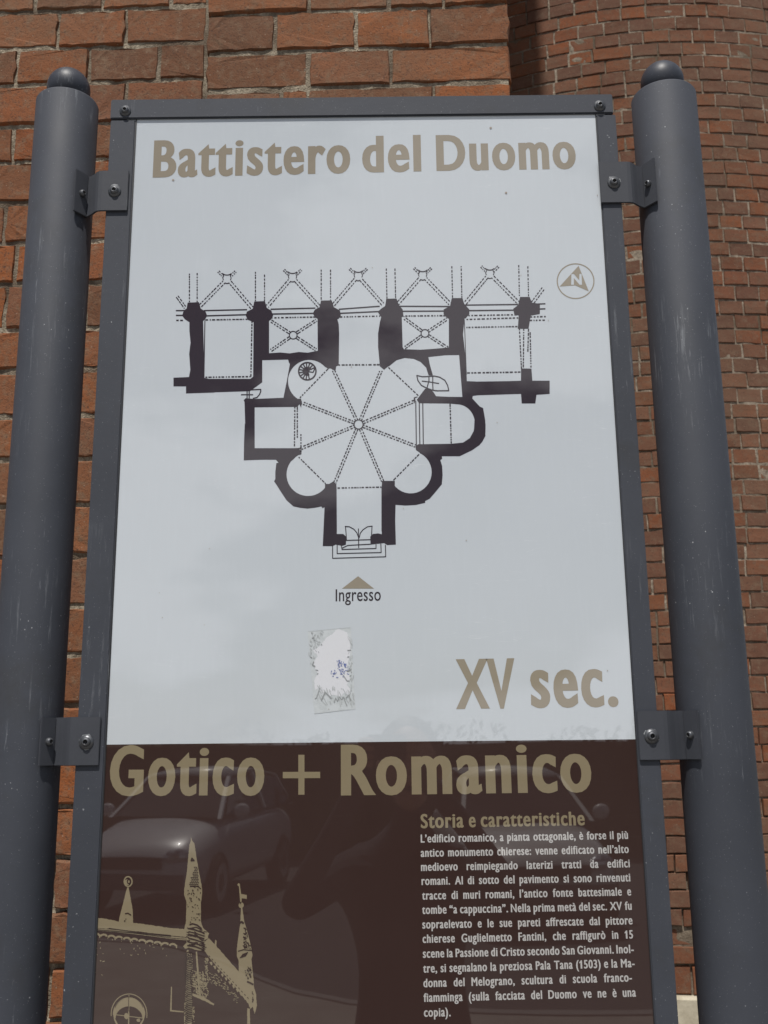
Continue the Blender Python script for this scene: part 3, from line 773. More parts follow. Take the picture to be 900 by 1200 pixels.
for z, x, y0, y1 in ((ZA,120,78,203), (ZA,154,75,203), (ZA,410,70,198), (ZA,450,82,198), (ZA,699,60,194), (ZA,740,60,194), (ZB,160,55,187), (ZB,198,55,187), (ZB,448,45,184), (ZB,489,45,184), (ZB,742,40,180), (ZB,782,45,180)):
    ln.dash(q(z,x,y0), q(z,x+3 if z is ZB else x,y1), 1.1, on=2.2)
for (z, x, y), dl, dr in (((ZA,285,100), (165,222), (395,228)), ((ZA,573,93), (462,222), (690,222)), ((ZA,862,88), (752,215), None), ((ZB,320,85), (208,212), (442,212)), ((ZB,615,78), (505,210), (740,205))):
    ln.double(q(z, x-13, y+14), q(z, *dl), 3.4)
    if dr: ln.double(q(z, x+13, y+14), q(z, *dr), 3.4)
    ln.stroke(z(arc(x, y+2, 17, 19, 60, 120, 4)), 1.1); ln.stroke(z(arc(x, y-3, 18, 16, 150, 215, 4)), 1); ln.stroke(z(arc(x, y-3, 18, 16, -35, 30, 4)), 1)
    ln.stroke(z(arc(x, y-30, 22, 14, 30, 150, 6)), 1.2)
    ln.double(q(z, x-38, y-32), q(z, x-16, y-10), 2.2, on=1.6); ln.double(q(z, x+38, y-32), q(z, x+16, y-10), 2.2, on=1.6)
ln.double(q(ZB, 50, 105), q(ZB, 145, 212), 3.4)
ln.double(q(ZA, 66, 178), q(ZA, 102, 228), 2.6, on=3.5); ln.double(q(ZB, 803, 205), q(ZB, 850, 142), 3.2)
for z, cx, cy, cs_ in ((ZA, 576, 348, ((478,285),(678,282),(478,415),(676,412))), (ZB, 330, 340, ((235,270),(428,276),(240,404),(430,404)))):
    ln.stroke(z(arc(cx, cy, 17, 17, 0, 360, 16)), 1.1)
    for x, y in cs_:
        d = Vector((x-cx, y-cy)).normalized(); ln.double(q(z, cx + d.x*18, cy + d.y*18), q(z, x, y), 2.6, on=3.2)
cc = q(ZC, 845, 548); ln.stroke(arc(cc[0], cc[1], 5.2, 5.4, 0, 360, 18), 1.1)
for z, x, y in ((ZC,680,192), (ZC,472,405), (ZD,462,145), (ZD,688,370), (ZF,162,365), (ZF,378,128), (ZE,368,395), (ZE,150,192)):
    e = Vector(q(z, x, y)); c_ = Vector(cc); d = (e-c_).normalized(); ln.double(c_ + d*5.5, e, 2.7, wd=1.15, on=2.4)
for a, b in ((q(ZC,645,180), q(ZC,458,372)), (q(ZD,450,200), q(ZD,640,388)), (q(ZF,218,366), q(ZF,412,170)), (q(ZE,198,172), q(ZE,395,358))): ln.dash(a, b, 1.1, on=2.8)
# spiral stair
ln.stroke(ZC(arc(507,197,57,57,0,360,36)), 1.7)
ln.poly(ZC(arc(507,197,30,30,60,330,20) + [(515,200)]))
for i in range(12):
    a = R_(75 + i*23.5); ln.stroke(ZC([(507+26*math.cos(a), 197+26*math.sin(a)), (507+55*math.cos(a), 197+55*math.sin(a))]), 1.4)
ln.stroke(ZC([(515,200),(545,205),(560,170)]), 1.3)
# small doors
for p_ in ([(72,352),(148,352)], [(110,320),(110,378)], [(124,320),(124,378)], [(130,320),(200,317),(200,330),(192,350),(175,370),(150,376)]): ln.stroke(ZC(p_), 1.3)
for p_ in ([(385,225),(420,233),(460,232),(500,229),(535,236),(570,257),(588,290),(596,325),(520,326),(488,322),(450,308),(415,290),(392,258),(385,225)], [(420,262),(470,268),(530,278)], [(465,238),(465,262),(458,285),(452,308)], [(490,232),(490,262),(490,290),(492,322)]): ln.stroke(ZE(p_), 1.25)
# entrance steps and doors
for p_ in ([(280,445),(280,530),(630,520),(628,443)], [(310,440),(310,499),(600,492),(598,436)], [(338,448),(342,472),(566,465),(566,440)], [(345,462),(380,445),(470,440),(530,437)], [(370,412),(530,407)],
           [(365,320),(372,412)], [(362,320),(390,322),(420,338),(440,362),(452,396)], [(540,318),(535,405)], [(542,318),(510,322),(480,342),(462,365),(455,396)], [(450,335),(452,460)]): ln.stroke(ZG(p_), 1.05)
# overlapping strokes: spread the faces over hair-thin layers so that none coincide
def spread(o, n=24, step=.000005):
    me = o.data
    if len(me.vertices) == 0: return
    bm = bmesh.new(); bm.from_mesh(me); seen = {}
    for i, f in enumerate(bm.faces):
        for v in f.verts:
            if v.index not in seen: seen[v.index] = 1; v.co.y -= (i % n)*step
    bm.to_mesh(me); bm.free()
spread(ln.done('plan_lines', M['ink'], D-.00020, 'thin solid and dashed vault lines of the floor plan', 'stuff'))
a_ = Art(); a_.poly(ZG([(448,648),(553,730),(342,730)])); a_.done('entrance_arrow', M['tan'], D-.00016)
a_ = Art(); ring = []
for i in range(48):
    a0, a1 = R_(i*7.5), R_((i+1)*7.5); n0 = len(a_.V)
    a_.V += [uv(*q(ZN, 445 + rr*math.cos(t), 395 + rr*.945*math.sin(t))) for rr, t in ((222, a0), (222, a1), (208, a1), (208, a0))]; a_.F.append([n0, n0+1, n0+2, n0+3])
v1 = [Vector((x, -y)) for x, y in ZN([(480,215),(600,515),(440,445),(258,458)])]
v2 = [Vector((x, -y)) for x, y in ZN([(393,437),(396,310),(425,310),(487,385),(490,308),(515,310),(520,437),(492,437),(425,358),(425,437)])]
vs_ = v1 if area(v1) > 0 else v1[::-1]; vh = v2 if area(v2) < 0 else v2[::-1]
vv, ff = fill([vs_, vh], True); n0 = len(a_.V); a_.V += [uv(z.x, -z.y) for z in vv]; a_.F += [[n0+i for i in f] for f in ff]
a_.done('north_arrow', M['tan'], D-.00016, 'round north arrow with the letter N')
# plus sign
a_ = Art(); a_.poly([(331.4,904.6),(349.6,904.5),(349.6,884.5),(356.8,884.5),(356.8,904.5),(375.2,904.4),(375.2,911.8),(356.8,911.9),(356.8,931.3),(349.6,931.3),(349.6,912),(331.4,912)]); a_.done('plus_sign', M['tan_dark'], D-.00016)
# brown field
zb_ = P(450, 869.3).z; sl_ = (P(745, 866).z - P(119, 872.3).z)/(P(745, 866).x - P(119, 872.3).x)
xm = P(450, 869).x
flat('brown_field', [(xi0-.004, zb_ + sl_*(xi0-xm)), (xi1+.004, zb_ + sl_*(xi1-xm)), (xi1+.004, zbot), (xi0-.004, zbot)], [(0, 1, 2, 3)], M['brown'], D-.00008, panel)

# ------------------------------------------------------------------ church engraving, lower left
Z0, Z1, Z2, Z3, Z4 = Zm(80, 940, 3.4615), Zm(100, 1050, 8), Zm(190, 970, 10), Zm(190, 1070, 6.923), Zm(260, 1020, 7.06)
rn = random.Random(3)
def rough(pts, amp=.35, stepl=1.6):
    o = []
    for a, b in zip(pts, pts[1:] + pts[:1]):
        a, b = Vector(a), Vector(b); L = (b-a).length; n = max(1, int(L/stepl))
        for i in range(n):
            p = a.lerp(b, i/n); o.append((p.x + rn.uniform(-amp, amp), p.y + rn.uniform(-amp, amp)))
    return o
loops = []; drk = Art(); lite = Art()
def T(z, pts, amp=.3, step=1.6):
    v = [Vector((x, -y)) for x, y in rough(z(pts), amp, step)]; loops.append(v if area(v) > 0 else v[::-1])
T(Z1, [(88,205),(150,208),(200,215),(310,238),(450,250),(560,265),(800,300),(950,312),(950,385),(800,372),(560,340),(300,312),(90,300)])
T(Z1, [(90,312),(300,328),(560,358),(800,390),(950,402),(950,392),(800,378),(560,346),(300,318),(90,303)], .12)
T(Z1, [(90,322),(300,340),(560,370),(800,402),(950,416),(950,408),(800,397),(560,364),(300,333),(90,315)], .12)
T(Z0, [(239,345),(245,345),(262,440),(263,492),(205,488),(207,470),(225,400)], .15)
T(Z2, [(335,150),(340,110),(350,150),(380,180),(395,300),(412,400),(440,560),(465,690),(470,770),(455,870),(455,1110),(480,1170),(490,1260),(255,1260),(262,1170),(280,1110),(285,870),(255,770),(265,680),(290,520),(305,350),(320,200)], .2)
T(Z3, [(195,60),(315,60),(330,120),(380,165),(368,208),(350,215),(345,300),(300,305),(215,280),(185,290),(170,270),(198,240),(200,205),(180,140)], .3)
T(Z3, [(345,230),(380,205),(440,268),(540,380),(625,480),(690,545),(742,600),(762,650),(765,700),(770,750),(750,818),(735,760),(715,778),(700,735),(560,560),(440,430),(345,310)], .25)
T(Z3, [(425,255),(432,215),(442,225),(440,268)], .1)
T(Z4, [(158,308),(168,308),(180,380),(185,420),(215,520),(245,650),(254,700),(245,740),(262,900),(268,980),(230,980),(140,840),(138,740),(124,710),(124,645),(140,520),(152,440),(155,390)], .15)
T(Z4, arc(160,288,22,24,0,360,14), .08, 3); T(Z4, arc(140,118,11,12,0,360,10), .08, 3)
T(Z4, [(140,120),(150,122),(160,195),(206,203),(206,236),(165,230),(163,262),(152,262)], .08)
T(Z3, [(690,770),(712,775),(714,900),(690,900)], .2)
# corner pillar
T(Z3, [(200,300),(214,300),(212,380),(232,440),(228,560),(240,640),(246,760),(240,905),(180,905),(180,790),(190,640),(196,500),(206,400)], .5, 1.2)
T(Z3, [(272,315),(284,312),(300,520),(312,660),(298,665),(288,560)], .15); T(Z3, [(240,650),(330,675),(390,715),(425,738),(415,748),(350,715),(245,670)], .3)
T(Z3, [(72,598),(80,598),(77,786),(175,796),(174,806),(64,798)], .12)
for i in range(12):                       # toothed frieze below the sloping roof
    t = i/11; x, y = 366 + (700-366)*t, 378 + (722-378)*t; s_ = 13 - 2*t
    T(Z3, [(x-s_, y-s_*.9), (x+s_*.7, y-s_*1.2), (x+s_*.9, y+s_*.5), (x+s_*.2, y+s_*1.3), (x-s_*.4, y+s_*.2)], .12, 2)
for i in range(11):                       # small arches below the cornice
    x = 100 + i*72; y = 352 + i*9.8
    T(Z1, arc(x, y+12, 36, 22, 180, 360, 6) + arc(x, y+22, 22, 14, 360, 180, 5), .1, 4)
    if i % 2 == 0: T(Z1, [(x+28, y+8), (x+42, y+8), (x+40, y+40), (x+30, y+40)], .1, 3)
# round window
wv = arc(410,1110,150,158,150,390,24); wi = arc(410,1110,128,125,390,150,24)
T(Z1, arc(410,1112,152,165,180,360,24) + arc(410,1150,126,116,360,180,24), .12, 3)
T(Z1, arc(410,1110,172,196,175,370,26) + arc(410,1110,164,188,370,175,26), .05, 4)
T(Z1, [(268,1112),(285,1160),(310,1210),(292,1210),(270,1165),(262,1120)], .1); T(Z1, [(552,1112),(535,1160),(505,1210),(525,1210),(548,1165),(560,1120)], .1)
T(Z1, [(405,930),(414,930),(412,1210),(400,1210)], .1); T(Z1, [(280,1108),(540,1140),(540,1148),(280,1116)], .1); T(Z1, arc(385,1125,20,30,0,360,12), .3, 3); T(Z1, arc(500,1165,18,18,0,360,12), .5, 2)
vv, ff = fill(loops); eng = Art(); eng.V = [uv(z.x, -z.y) for z in vv]; eng.F = [list(f) for f in ff]
eng.done('church_engraving', M['tan_dark'], D-.00016, 'tan engraving of the church roof, spires and round window', 'stuff')
def dk(z, pts, wd=1): drk.stroke(z(pts), wd)
def inpoly(z, poly): 
    v = [Vector(p) for p in poly]; xs = [p.x for p in v]; ys = [p.y for p in v]
    while True:
        p = Vector((rn.uniform(min(xs), max(xs)), rn.uniform(min(ys), max(ys))))
        if inside(p, v): return p
def speck(art, z, poly, n, lmin, lmax, ang, jit, wd):
    for _ in range(n):
        p = inpoly(z, poly); a = R_(ang + rn.uniform(-jit, jit)); l = rn.uniform(lmin, lmax)/2
        art.stroke(z([(p.x - l*math.cos(a), p.y - l*math.sin(a)), (p.x + l*math.cos(a), p.y + l*math.sin(a))]), wd*rn.uniform(.7, 1.4))
for r_ in range(12):                      # scale pattern on the tall spire
    y = 460 + r_*20
    for c_ in range(2 + r_//3):
        x = 395 - c_*22 + (r_ % 2)*8 + r_*1.2 
        dk(Z2, [(x, y), (x+10, y+7), (x+16, y)], .75)
dk(Z2, [(340,385),(350,355),(375,385),(340,388)], 1.5)
dk(Z2, [(330,690),(380,682),(420,690),(455,715)], 1.1); dk(Z2, [(350,680),(390,700)], 1)
speck(drk, Z2, [(300,720),(455,720),(450,860),(290,860)], 16, 8, 22, 70, 50, .9); speck(drk, Z2, [(290,870),(448,870),(448,1110),(290,1110)], 22, 6, 20, 20, 70, .7)
dk(Z2, [(325,1135),(360,1125),(410,1140),(460,1180)], 1.8); dk(Z2, [(310,1180),(400,1165),(470,1200)], 1.2)
for y0 in (125, 150, 172, 205, 232, 262): dk(Z3, [(212 + rn.uniform(-5, 5), y0), (270, y0+12 + rn.uniform(-3, 3)), (340, y0+36)], .9 + rn.random()*.9)
speck(drk, Z3, [(205,110),(360,150),(345,290),(200,260)], 40, 10, 34, 15, 20, .9)
for y0, y1 in ((305, 364), (317, 372)): dk(Z1, [(220 if y0 == 305 else 90, y0-4), (480, y1-26), (800, y1+4)], .7)
dk(Z1, [(375,165),(400,160),(428,178)], 1.2); speck(drk, Z1, [(360,210),(385,210),(385,235),(360,235)], 4, 6, 16, 90, 20, .7)
speck(drk, Z4, [(180,470),(200,480),(240,650),(180,650)], 60, 6, 14, 60, 70, .8); dk(Z4, [(135,668),(180,655),(248,662)], 1.1)
for i in range(6): dk(Z4, [(150 + i*9, 725 - i*3), (176 + i*8, 690 - i*3)], .7)
speck(drk, Z4, [(190,810),(240,790),(252,900),(205,900)], 36, 6, 16, 70, 60, .7); dk(Z4, [(212,920),(235,930),(258,942)], 2); dk(Z4, [(150,432),(165,425),(178,436)], 2.2)
speck(drk, Z4, [(250,1000),(262,1000),(262,1090),(250,1090)], 6, 10, 24, 85, 20, .8)
dk(Z1, arc(410,1010,4,70,90,270,6), .6); dk(Z1, arc(410,1095,140,150,200,340,12), .5)
for y0 in range(320, 900, 15):            # rope-like edge of the corner pillar
    dk(Z3, [(186 + rn.uniform(-4, 6), y0 + 12), (212, y0 - 4), (244, y0 - 10)], 1.0*rn.uniform(.7, 1.3))
for i in range(14): dk(Z3, [(380 + i*24, 345 + i*26), (388 + i*24, 355 + i*26)], .8)
dk(Z4, [(160,262),(150,275)], 1.0); dk(Z0, arc(246,322,6,9,0,360,8), 1.2)
spread(drk.done('engraving_shading', M['brown'], D-.00034, 'dark hatching over the church engraving', 'stuff'), 40)
T2 = lite; T2.stroke(Z0(arc(243,322,16,20,0,360,14)), 1.6); T2.poly(Z0(arc(240,325,13,12,60,330,14)))
speck(lite, Z3, [(235,470),(350,480),(382,690),(250,650)], 170, 8, 26, 60, 60, .8)
speck(lite, Z3, [(350,440),(420,480),(560,600),(640,720),(600,730),(500,620),(370,560)], 110, 5, 18, 30, 50, .55)
speck(lite, Z3, [(205,320),(245,340),(245,480),(200,480)], 40, 6, 22, 65, 40, .8)
speck(lite, Z3, [(350,330),(370,350),(375,600),(350,470)], 40, 6, 14, 60, 60, .7)
speck(lite, Z1, [(95,380),(780,460),(780,560),(95,560)], 30, 5, 14, 60, 60, .7); speck(lite, Z1, [(90,600),(180,600),(180,740),(90,740)], 4, 8, 18, 10, 30, .9)
speck(lite, Z3, [(245,760),(262,760),(262,880),(245,880)], 22, 6, 16, 60, 30, .7)
spread(lite.done('engraving_specks', M['tan_dark'], D-.00020, 'fine tan specks of the church engraving', 'stuff'), 40)

st = Art(); rn = random.Random(21)
for _ in range(14):
    x, y = rn.uniform(150, 730), rn.uniform(160, 860); st.poly([(x + rn.uniform(.3, .9)*math.cos(a*1.05), y + rn.uniform(.3, .9)*math.sin(a*1.05)) for a in range(6)])
for x, y in ((203, 211), (593, 226), (575, 150)): st.poly([(x + 1.5*math.cos(a*1.05), y + 1.2*math.sin(a*1.05)) for a in range(6)])
k = NT('dust'); k.col((.33, .29, .25)); k.b.inputs['Roughness'].default_value = .9; M['dust'] = k.m
st.done('dirt_specks', M['dust'], D-.00060, None, 'stuff')

# ------------------------------------------------------------------ torn sticker
ZS = Zm(340, 720, 9)
st = Art(); st.poly(rough(ZS([(185,180),(400,158),(640,135),(650,300),(665,600),(690,995),(460,1025),(255,1048),(225,620)]), .15, 3))
sticker = st.done('sticker_residue', M['tape'], D-.00012, 'pale torn sticker remnant with grey scuffs and blue specks')
st = Art(); st.poly(rough(ZS([(500,150),(600,190),(628,260),(640,380),(600,560),(630,680),(600,740),(640,800),(620,850),(560,830),(540,870),(470,850),(420,860),(380,800),(330,850),(300,770),(262,800),(255,700),(290,620),(235,520),(290,440),(240,380),(330,320),(390,240),(440,210)]), .45, 1.5))
st.done('torn_paper', M['paper'], D-.00020)
st = Art(); rn = random.Random(8)
zig = [(262,890),(278,880),(312,780)], [(330,905),(370,820),(400,850),(435,885)], [(465,930),(480,880),(500,915),(520,870),(545,900),(560,870),(600,965)], [(590,880),(620,850),(640,910)], [(270,585),(295,590)], [(285,630),(296,622)], [(250,500),(235,530),(262,548)], [(605,380),(640,375)], [(215,450),(230,455)], [(232,250),(245,245)], [(328,315),(336,322)], [(605,450),(620,445)], [(560,640),(600,700),(625,700)], [(600,600),(640,580)], [(630,650),(645,640)]
for z_ in zig:
    st.stroke(ZS(z_), rn.uniform(.7, 1.3))
speck(st, ZS, [(200,200),(320,190),(300,600),(210,600)], 14, 8, 30, 80, 40, .5)
spread(st.done('grey_scuffs', M['grime'], D-.00050, None, 'stuff'), 40)
st = Art(); speck(st, ZS, [(270,760),(640,790),(690,960),(270,930)], 60, 12, 60, 70, 25, .7); speck(st, ZS, [(610,200),(650,200),(680,900),(630,900)], 40, 10, 40, 80, 30, .6); speck(st, ZS, [(190,190),(380,170),(260,420),(200,560)], 34, 10, 40, 70, 40, .55)
st.stroke(ZS([(185,180),(640,137)]), .25); st.stroke(ZS([(255,1046),(688,996)]), .35)
spread(st.done('pale_scuffs', M['pale_grime'], D-.00034, None, 'stuff'), 40)
st = Art(); speck(st, ZS, [(500,480),(600,520),(640,600),(560,680),(430,660),(430,610)], 60, 8, 26, 60, 80, .55); spread(st.done('blue_specks', M['blue'], D-.00050, None, 'stuff'), 40)

# ------------------------------------------------------------------ behind the viewer: what the glossy panel mirrors
def car(loc, rz, paint, label):
    root = empty('parked_car', loc, rz); root.scale = (.95, .92, 1.10); tag(root, label, 'car', None)
    # body as a lofted shell, nose toward +Y (local), x across
    secs = [  # y, half width at sill, half width at belt, sill z, belt z
        (2.12,.55,.50,.30,.52), (2.05,.74,.70,.24,.66), (1.75,.82,.80,.22,.80), (1.15,.85,.83,.22,.93), (.80,.86,.84,.22,.98), (-.4,.87,.85,.22,1.0), (-1.5,.86,.83,.24,1.02), (-2.0,.80,.76,.30,.96), (-2.1,.68,.62,.40,.80)]
    V = []; Fc = []; m = 9
    for y, w0, w1, z0, z1 in secs:
        V += [(-w0*.7, y, z0), (-w0, y, z0+.08), (-w0-.015, y, (z0+z1)/2), (-w1, y, z1-.05), (-w1*.55, y, z1+.012), (0, y, z1+.02)]
        V += [(w1*.55, y, z1+.012), (w1, y, z1-.05), (w0+.015, y, (z0+z1)/2), (w0, y, z0+.08), (w0*.7, y, z0)]
    m = 11
    for i in range(len(secs)-1):
        for j in range(m-1): Fc.append((i*m+j, i*m+j+1, (i+1)*m+j+1, (i+1)*m+j))
    Fc.append(tuple(range(m))[::-1]); Fc.append(tuple((len(secs)-1)*m+j for j in range(m)))
    def part(name, V, Fc, mat, smooth=True, par=None):
        me = bpy.data.meshes.new(name); me.from_pydata(V, [], Fc); me.update(); me.materials.append(mat)
        if smooth:
            for p in me.polygons: p.use_smooth = True
        o = bpy.data.objects.new(name, me); COL.objects.link(o); o.parent = par or root; return o
    b = part('body', V, Fc, paint); sub = b.modifiers.new('s', 'SUBSURF'); sub.levels = 2; sub.render_levels = 2
    gl = [(1.05,.78,.96), (.30,.64,1.40), (-.2,.62,1.45), (-1.0,.61,1.44), (-1.65,.60,1.36), (-1.98,.74,.98)]
    V = []; Fc = []
    for y, wv_, z in gl: V += [(-wv_, y, z), (wv_, y, z)]
    part('windscreen', [(-.76,1.08,.97),(.76,1.08,.97),(.60,.34,1.385),(-.60,.34,1.385)], [(0,1,2,3)], M['carglass'], False)
    part('rear_window', [(-.70,-2.0,.99),(.70,-2.0,.99),(.57,-1.68,1.35),(-.57,-1.68,1.35)], [(3,2,1,0)], M['carglass'], False)
    for s in (-1, 1): part('side_window', [(s*.80,.95,.99),(s*.82,-1.9,1.0),(s*.61,-1.55,1.36),(s*.62,.30,1.38)], [(0,1,2,3)], M['carglass'], False)
    r = part('roof', [(-.61,.36,1.38),(0,.42,1.41),(.61,.36,1.38),(-.62,-.5,1.45),(0,-.5,1.48),(.62,-.5,1.45),(-.60,-1.68,1.36),(0,-1.72,1.39),(.60,-1.68,1.36)], [(0,1,4,3),(1,2,5,4),(3,4,7,6),(4,5,8,7)], paint)
    so_ = r.modifiers.new('t', 'SOLIDIFY'); so_.thickness = .03
    for s in (-1, 1):
        for (y0, z0, x0), (y1, z1, x1) in (((1.10,.96,.80),(.34,1.40,.625)), ((-.5,1.0,.84),(-.5,1.44,.635)), ((-2.0,.98,.77),(-1.66,1.38,.61))):
            t = .03
            part('pillar', [(s*x0, y0-t, z0),(s*x0, y0+t, z0),(s*x1, y1+t, z1),(s*x1, y1-t, z1),(s*(x0-.05), y0-t, z0),(s*(x0-.05), y0+t, z0),(s*(x1-.05), y1+t, z1),(s*(x1-.05), y1-t, z1)], [(0,1,2,3),(7,6,5,4),(0,4,5,1),(1,5,6,2),(2,6,7,3),(3,7,4,0)], paint, False)
        # lamps, mirror, wheels
        bm = bmesh.new(); bmesh.ops.create_uvsphere(bm, u_segments=16, v_segments=10, radius=1); bmesh.ops.scale(bm, vec=(.19,.06,.085), verts=bm.verts); bmesh.ops.rotate(bm, cent=(0,0,0), matrix=Matrix.Rotation(-s*.55, 3, 'Z'), verts=bm.verts); bmesh.ops.translate(bm, vec=(s*.60, 1.99, .62), verts=bm.verts)
        me = bpy.data.meshes.new('headlight'); bm.to_mesh(me); bm.free(); me.materials.append(M['lamp']); o = bpy.data.objects.new('headlight', me); COL.objects.link(o); o.parent = root
        bm = bmesh.new(); bmesh.ops.create_uvsphere(bm, u_segments=12, v_segments=8, radius=1); bmesh.ops.scale(bm, vec=(.11,.07,.08), verts=bm.verts); bmesh.ops.translate(bm, vec=(s*.97, .82, 1.03), verts=bm.verts)
        me = bpy.data.meshes.new('side_mirror'); bm.to_mesh(me); bm.free(); me.materials.append(paint); o = bpy.data.objects.new('side_mirror', me); COL.objects.link(o); o.parent = root
        for y in (1.32, -1.30):
            bm = bmesh.new(); bmesh.ops.create_cone(bm, cap_ends=True, segments=28, radius1=.31, radius2=.31, depth=.2); bmesh.ops.rotate(bm, cent=(0,0,0), matrix=Matrix.Rotation(math.pi/2, 3, 'Y'), verts=bm.verts); bmesh.ops.translate(bm, vec=(s*.80, y, .31), verts=bm.verts); bmesh.ops.bevel(bm, geom=[e for e in bm.edges if len(e.link_faces) == 2 and max(len(f.verts) for f in e.link_faces) > 4], offset=.03, segments=2, affect='EDGES')
            me = bpy.data.meshes.new('wheel'); bm.to_mesh(me); bm.free(); me.materials.append(M['tyre']); wh = bpy.data.objects.new('wheel', me); COL.objects.link(wh); wh.parent = root
            V, Fc = [], []
            for i in range(20): a = 2*math.pi*i/20; V += [(s*.905, y + .2*math.cos(a), .31 + .2*math.sin(a))]
            V.append((s*.895, y, .31)); Fc = [(i, (i+1) % 20, 20) for i in range(20)]
            part('rim', V, Fc, M['lamp'], False, wh)
    part('grille', [(-.42,2.135,.50),(.42,2.135,.50),(.44,2.12,.62),(-.44,2.12,.62),(-.42,2.11,.50),(.42,2.11,.50),(.44,2.10,.62),(-.44,2.10,.62)], [(0,1,2,3),(0,4,5,1),(3,2,6,7),(1,5,6,2),(0,3,7,4)], M['tyre'], False)
    part('bumper', [(-.70,2.10,.30),(0,2.17,.30),(.70,2.10,.30),(-.72,2.10,.45),(0,2.18,.45),(.72,2.10,.45),(-.66,2.0,.46),(0,2.1,.46),(.66,2.0,.46)], [(0,1,4,3),(1,2,5,4),(3,4,7,6),(4,5,8,7)], M['bumper'], True)
    return root
k = NT('silver_paint'); k.col((.62, .63, .65)); k.b.inputs['Metallic'].default_value = 0; k.b.inputs['Roughness'].default_value = .3; k.b.inputs['Coat Weight'].default_value = .6; M['silver'] = k.m
k = NT('pale_paint'); k.col((.62, .62, .60)); k.b.inputs['Roughness'].default_value = .3; k.b.inputs['Coat Weight'].default_value = .8; M['palepaint'] = k.m
k = NT('car_glass'); k.col((.02, .022, .025)); k.b.inputs['Roughness'].default_value = .04; k.b.inputs['Specular IOR Level'].default_value = .8; M['carglass'] = k.m
k = NT('tyre_rubber'); k.col((.02, .02, .02)); k.b.inputs['Roughness'].default_value = .8; M['tyre'] = k.m
k = NT('lamp_glass'); k.col((.6, .62, .65)); k.b.inputs['Metallic'].default_value = .7; k.b.inputs['Roughness'].default_value = .15; M['lamp'] = k.m
k = NT('bumper_plastic'); k.col((.07, .07, .075)); k.b.inputs['Roughness'].default_value = .5; M['bumper'] = k.m
car((-2.55, -11.8, -.13), R_(13), M['silver'], 'silver parked car mirrored at the lower left of the panel')
car((1.45, -10.4, -.13), R_(-6), M['palepaint'], 'pale parked car mirrored behind the paragraph of text')

# the photographer, mirrored as a dark figure
k = NT('dark_cloth'); k.col(k.mix(k.noise(k.obj(), 12, 4), (.022, .024, .032), (.045, .047, .058))); k.b.inputs['Roughness'].default_value = .9; M['cloth'] = k.m
k = NT('skin'); k.col((.42, .24, .17)); k.b.inputs['Roughness'].default_value = .55; M['skin'] = k.m
k = NT('hair'); k.col((.035, .022, .015)); k.b.inputs['Roughness'].default_value = .6; M['hair'] = k.m
k = NT('trousers'); k.col((.03, .035, .05)); k.b.inputs['Roughness'].default_value = .9; M['trousers'] = k.m
k = NT('camera_body'); k.col((.02, .02, .022)); k.b.inputs['Roughness'].default_value = .4; M['cambody'] = k.m
def skin_fig(name, pts, edges, mat, parent, root=0, sub=2):
    me = bpy.data.meshes.new(name); me.from_pydata([p[:3] for p in pts], edges, []); o = bpy.data.objects.new(name, me); COL.objects.link(o); o.parent = parent
    sk = o.modifiers.new('skin', 'SKIN'); lay_ = me.skin_vertices[0] if me.skin_vertices else None
    if lay_ is None:
        bm = bmesh.new(); bm.from_mesh(me); bm.verts.layers.skin.verify(); bm.to_mesh(me); bm.free(); lay_ = me.skin_vertices[0]
    for i, p in enumerate(pts): lay_.data[i].radius = (p[3], p[4] if len(p) > 4 else p[3]); lay_.data[i].use_root = (i == root)
    s = o.modifiers.new('sub', 'SUBSURF'); s.levels = sub; s.render_levels = sub; me.materials.append(mat)
    return o
per = empty('person', (.06, -.42, 0)); tag(per, 'person in dark clothes holding up a small camera, mirrored in the brown panel', 'person')
B = [(0,0,1.00,.155,.11), (0,0,1.18,.125,.095), (0,.02,1.36,.16,.11), (0,.0,1.48,.10,.08), (0,.02,1.55,.052), (0,.05,1.60,.05),
     (-.18,0,1.43,.062), (-.30,.17,1.36,.040), (-.19,.27,1.55,.031), (-.105,.345,1.71,.024),
     (.17,0,1.43,.062), (.27,.17,1.36,.040), (.14,.27,1.55,.031), (.0,.345,1.71,.024),
     (-.10,0,.90,.10), (-.11,.02,.50,.062), (-.12,-.01,.09,.043), (-.12,.12,.04,.036),
     (.10,0,.90,.10), (.12,.03,.50,.062), (.14,.0,.09,.043), (.14,.13,.04,.036)]
Ed = [(0,1),(1,2),(2,3),(3,4),(4,5),(2,6),(6,7),(7,8),(8,9),(2,10),(10,11),(11,12),(12,13),(0,14),(14,15),(15,16),(16,17),(0,18),(18,19),(19,20),(20,21)]
skin_fig('body', B, Ed, M['cloth'], per)
bm = bmesh.new(); bmesh.ops.create_uvsphere(bm, u_segments=24, v_segments=18, radius=1)
for v in bm.verts:
    v.co.x *= .076; v.co.y *= .095; v.co.z *= .115
    if v.co.y > .07 and -.03 < v.co.z < .015 and abs(v.co.x) < .02: v.co.y += .022
    if v.co.z < -.04: v.co.x *= .82; v.co.y = v.co.y*.9 + .006
bmesh.ops.translate(bm, vec=(0, .05, 1.70), verts=bm.verts)
me = bpy.data.meshes.new('head'); bm.to_mesh(me); bm.free(); me.materials.append(M['skin']); [setattr(p, 'use_smooth', True) for p in me.polygons]; hd = bpy.data.objects.new('head', me); COL.objects.link(hd); hd.parent = per
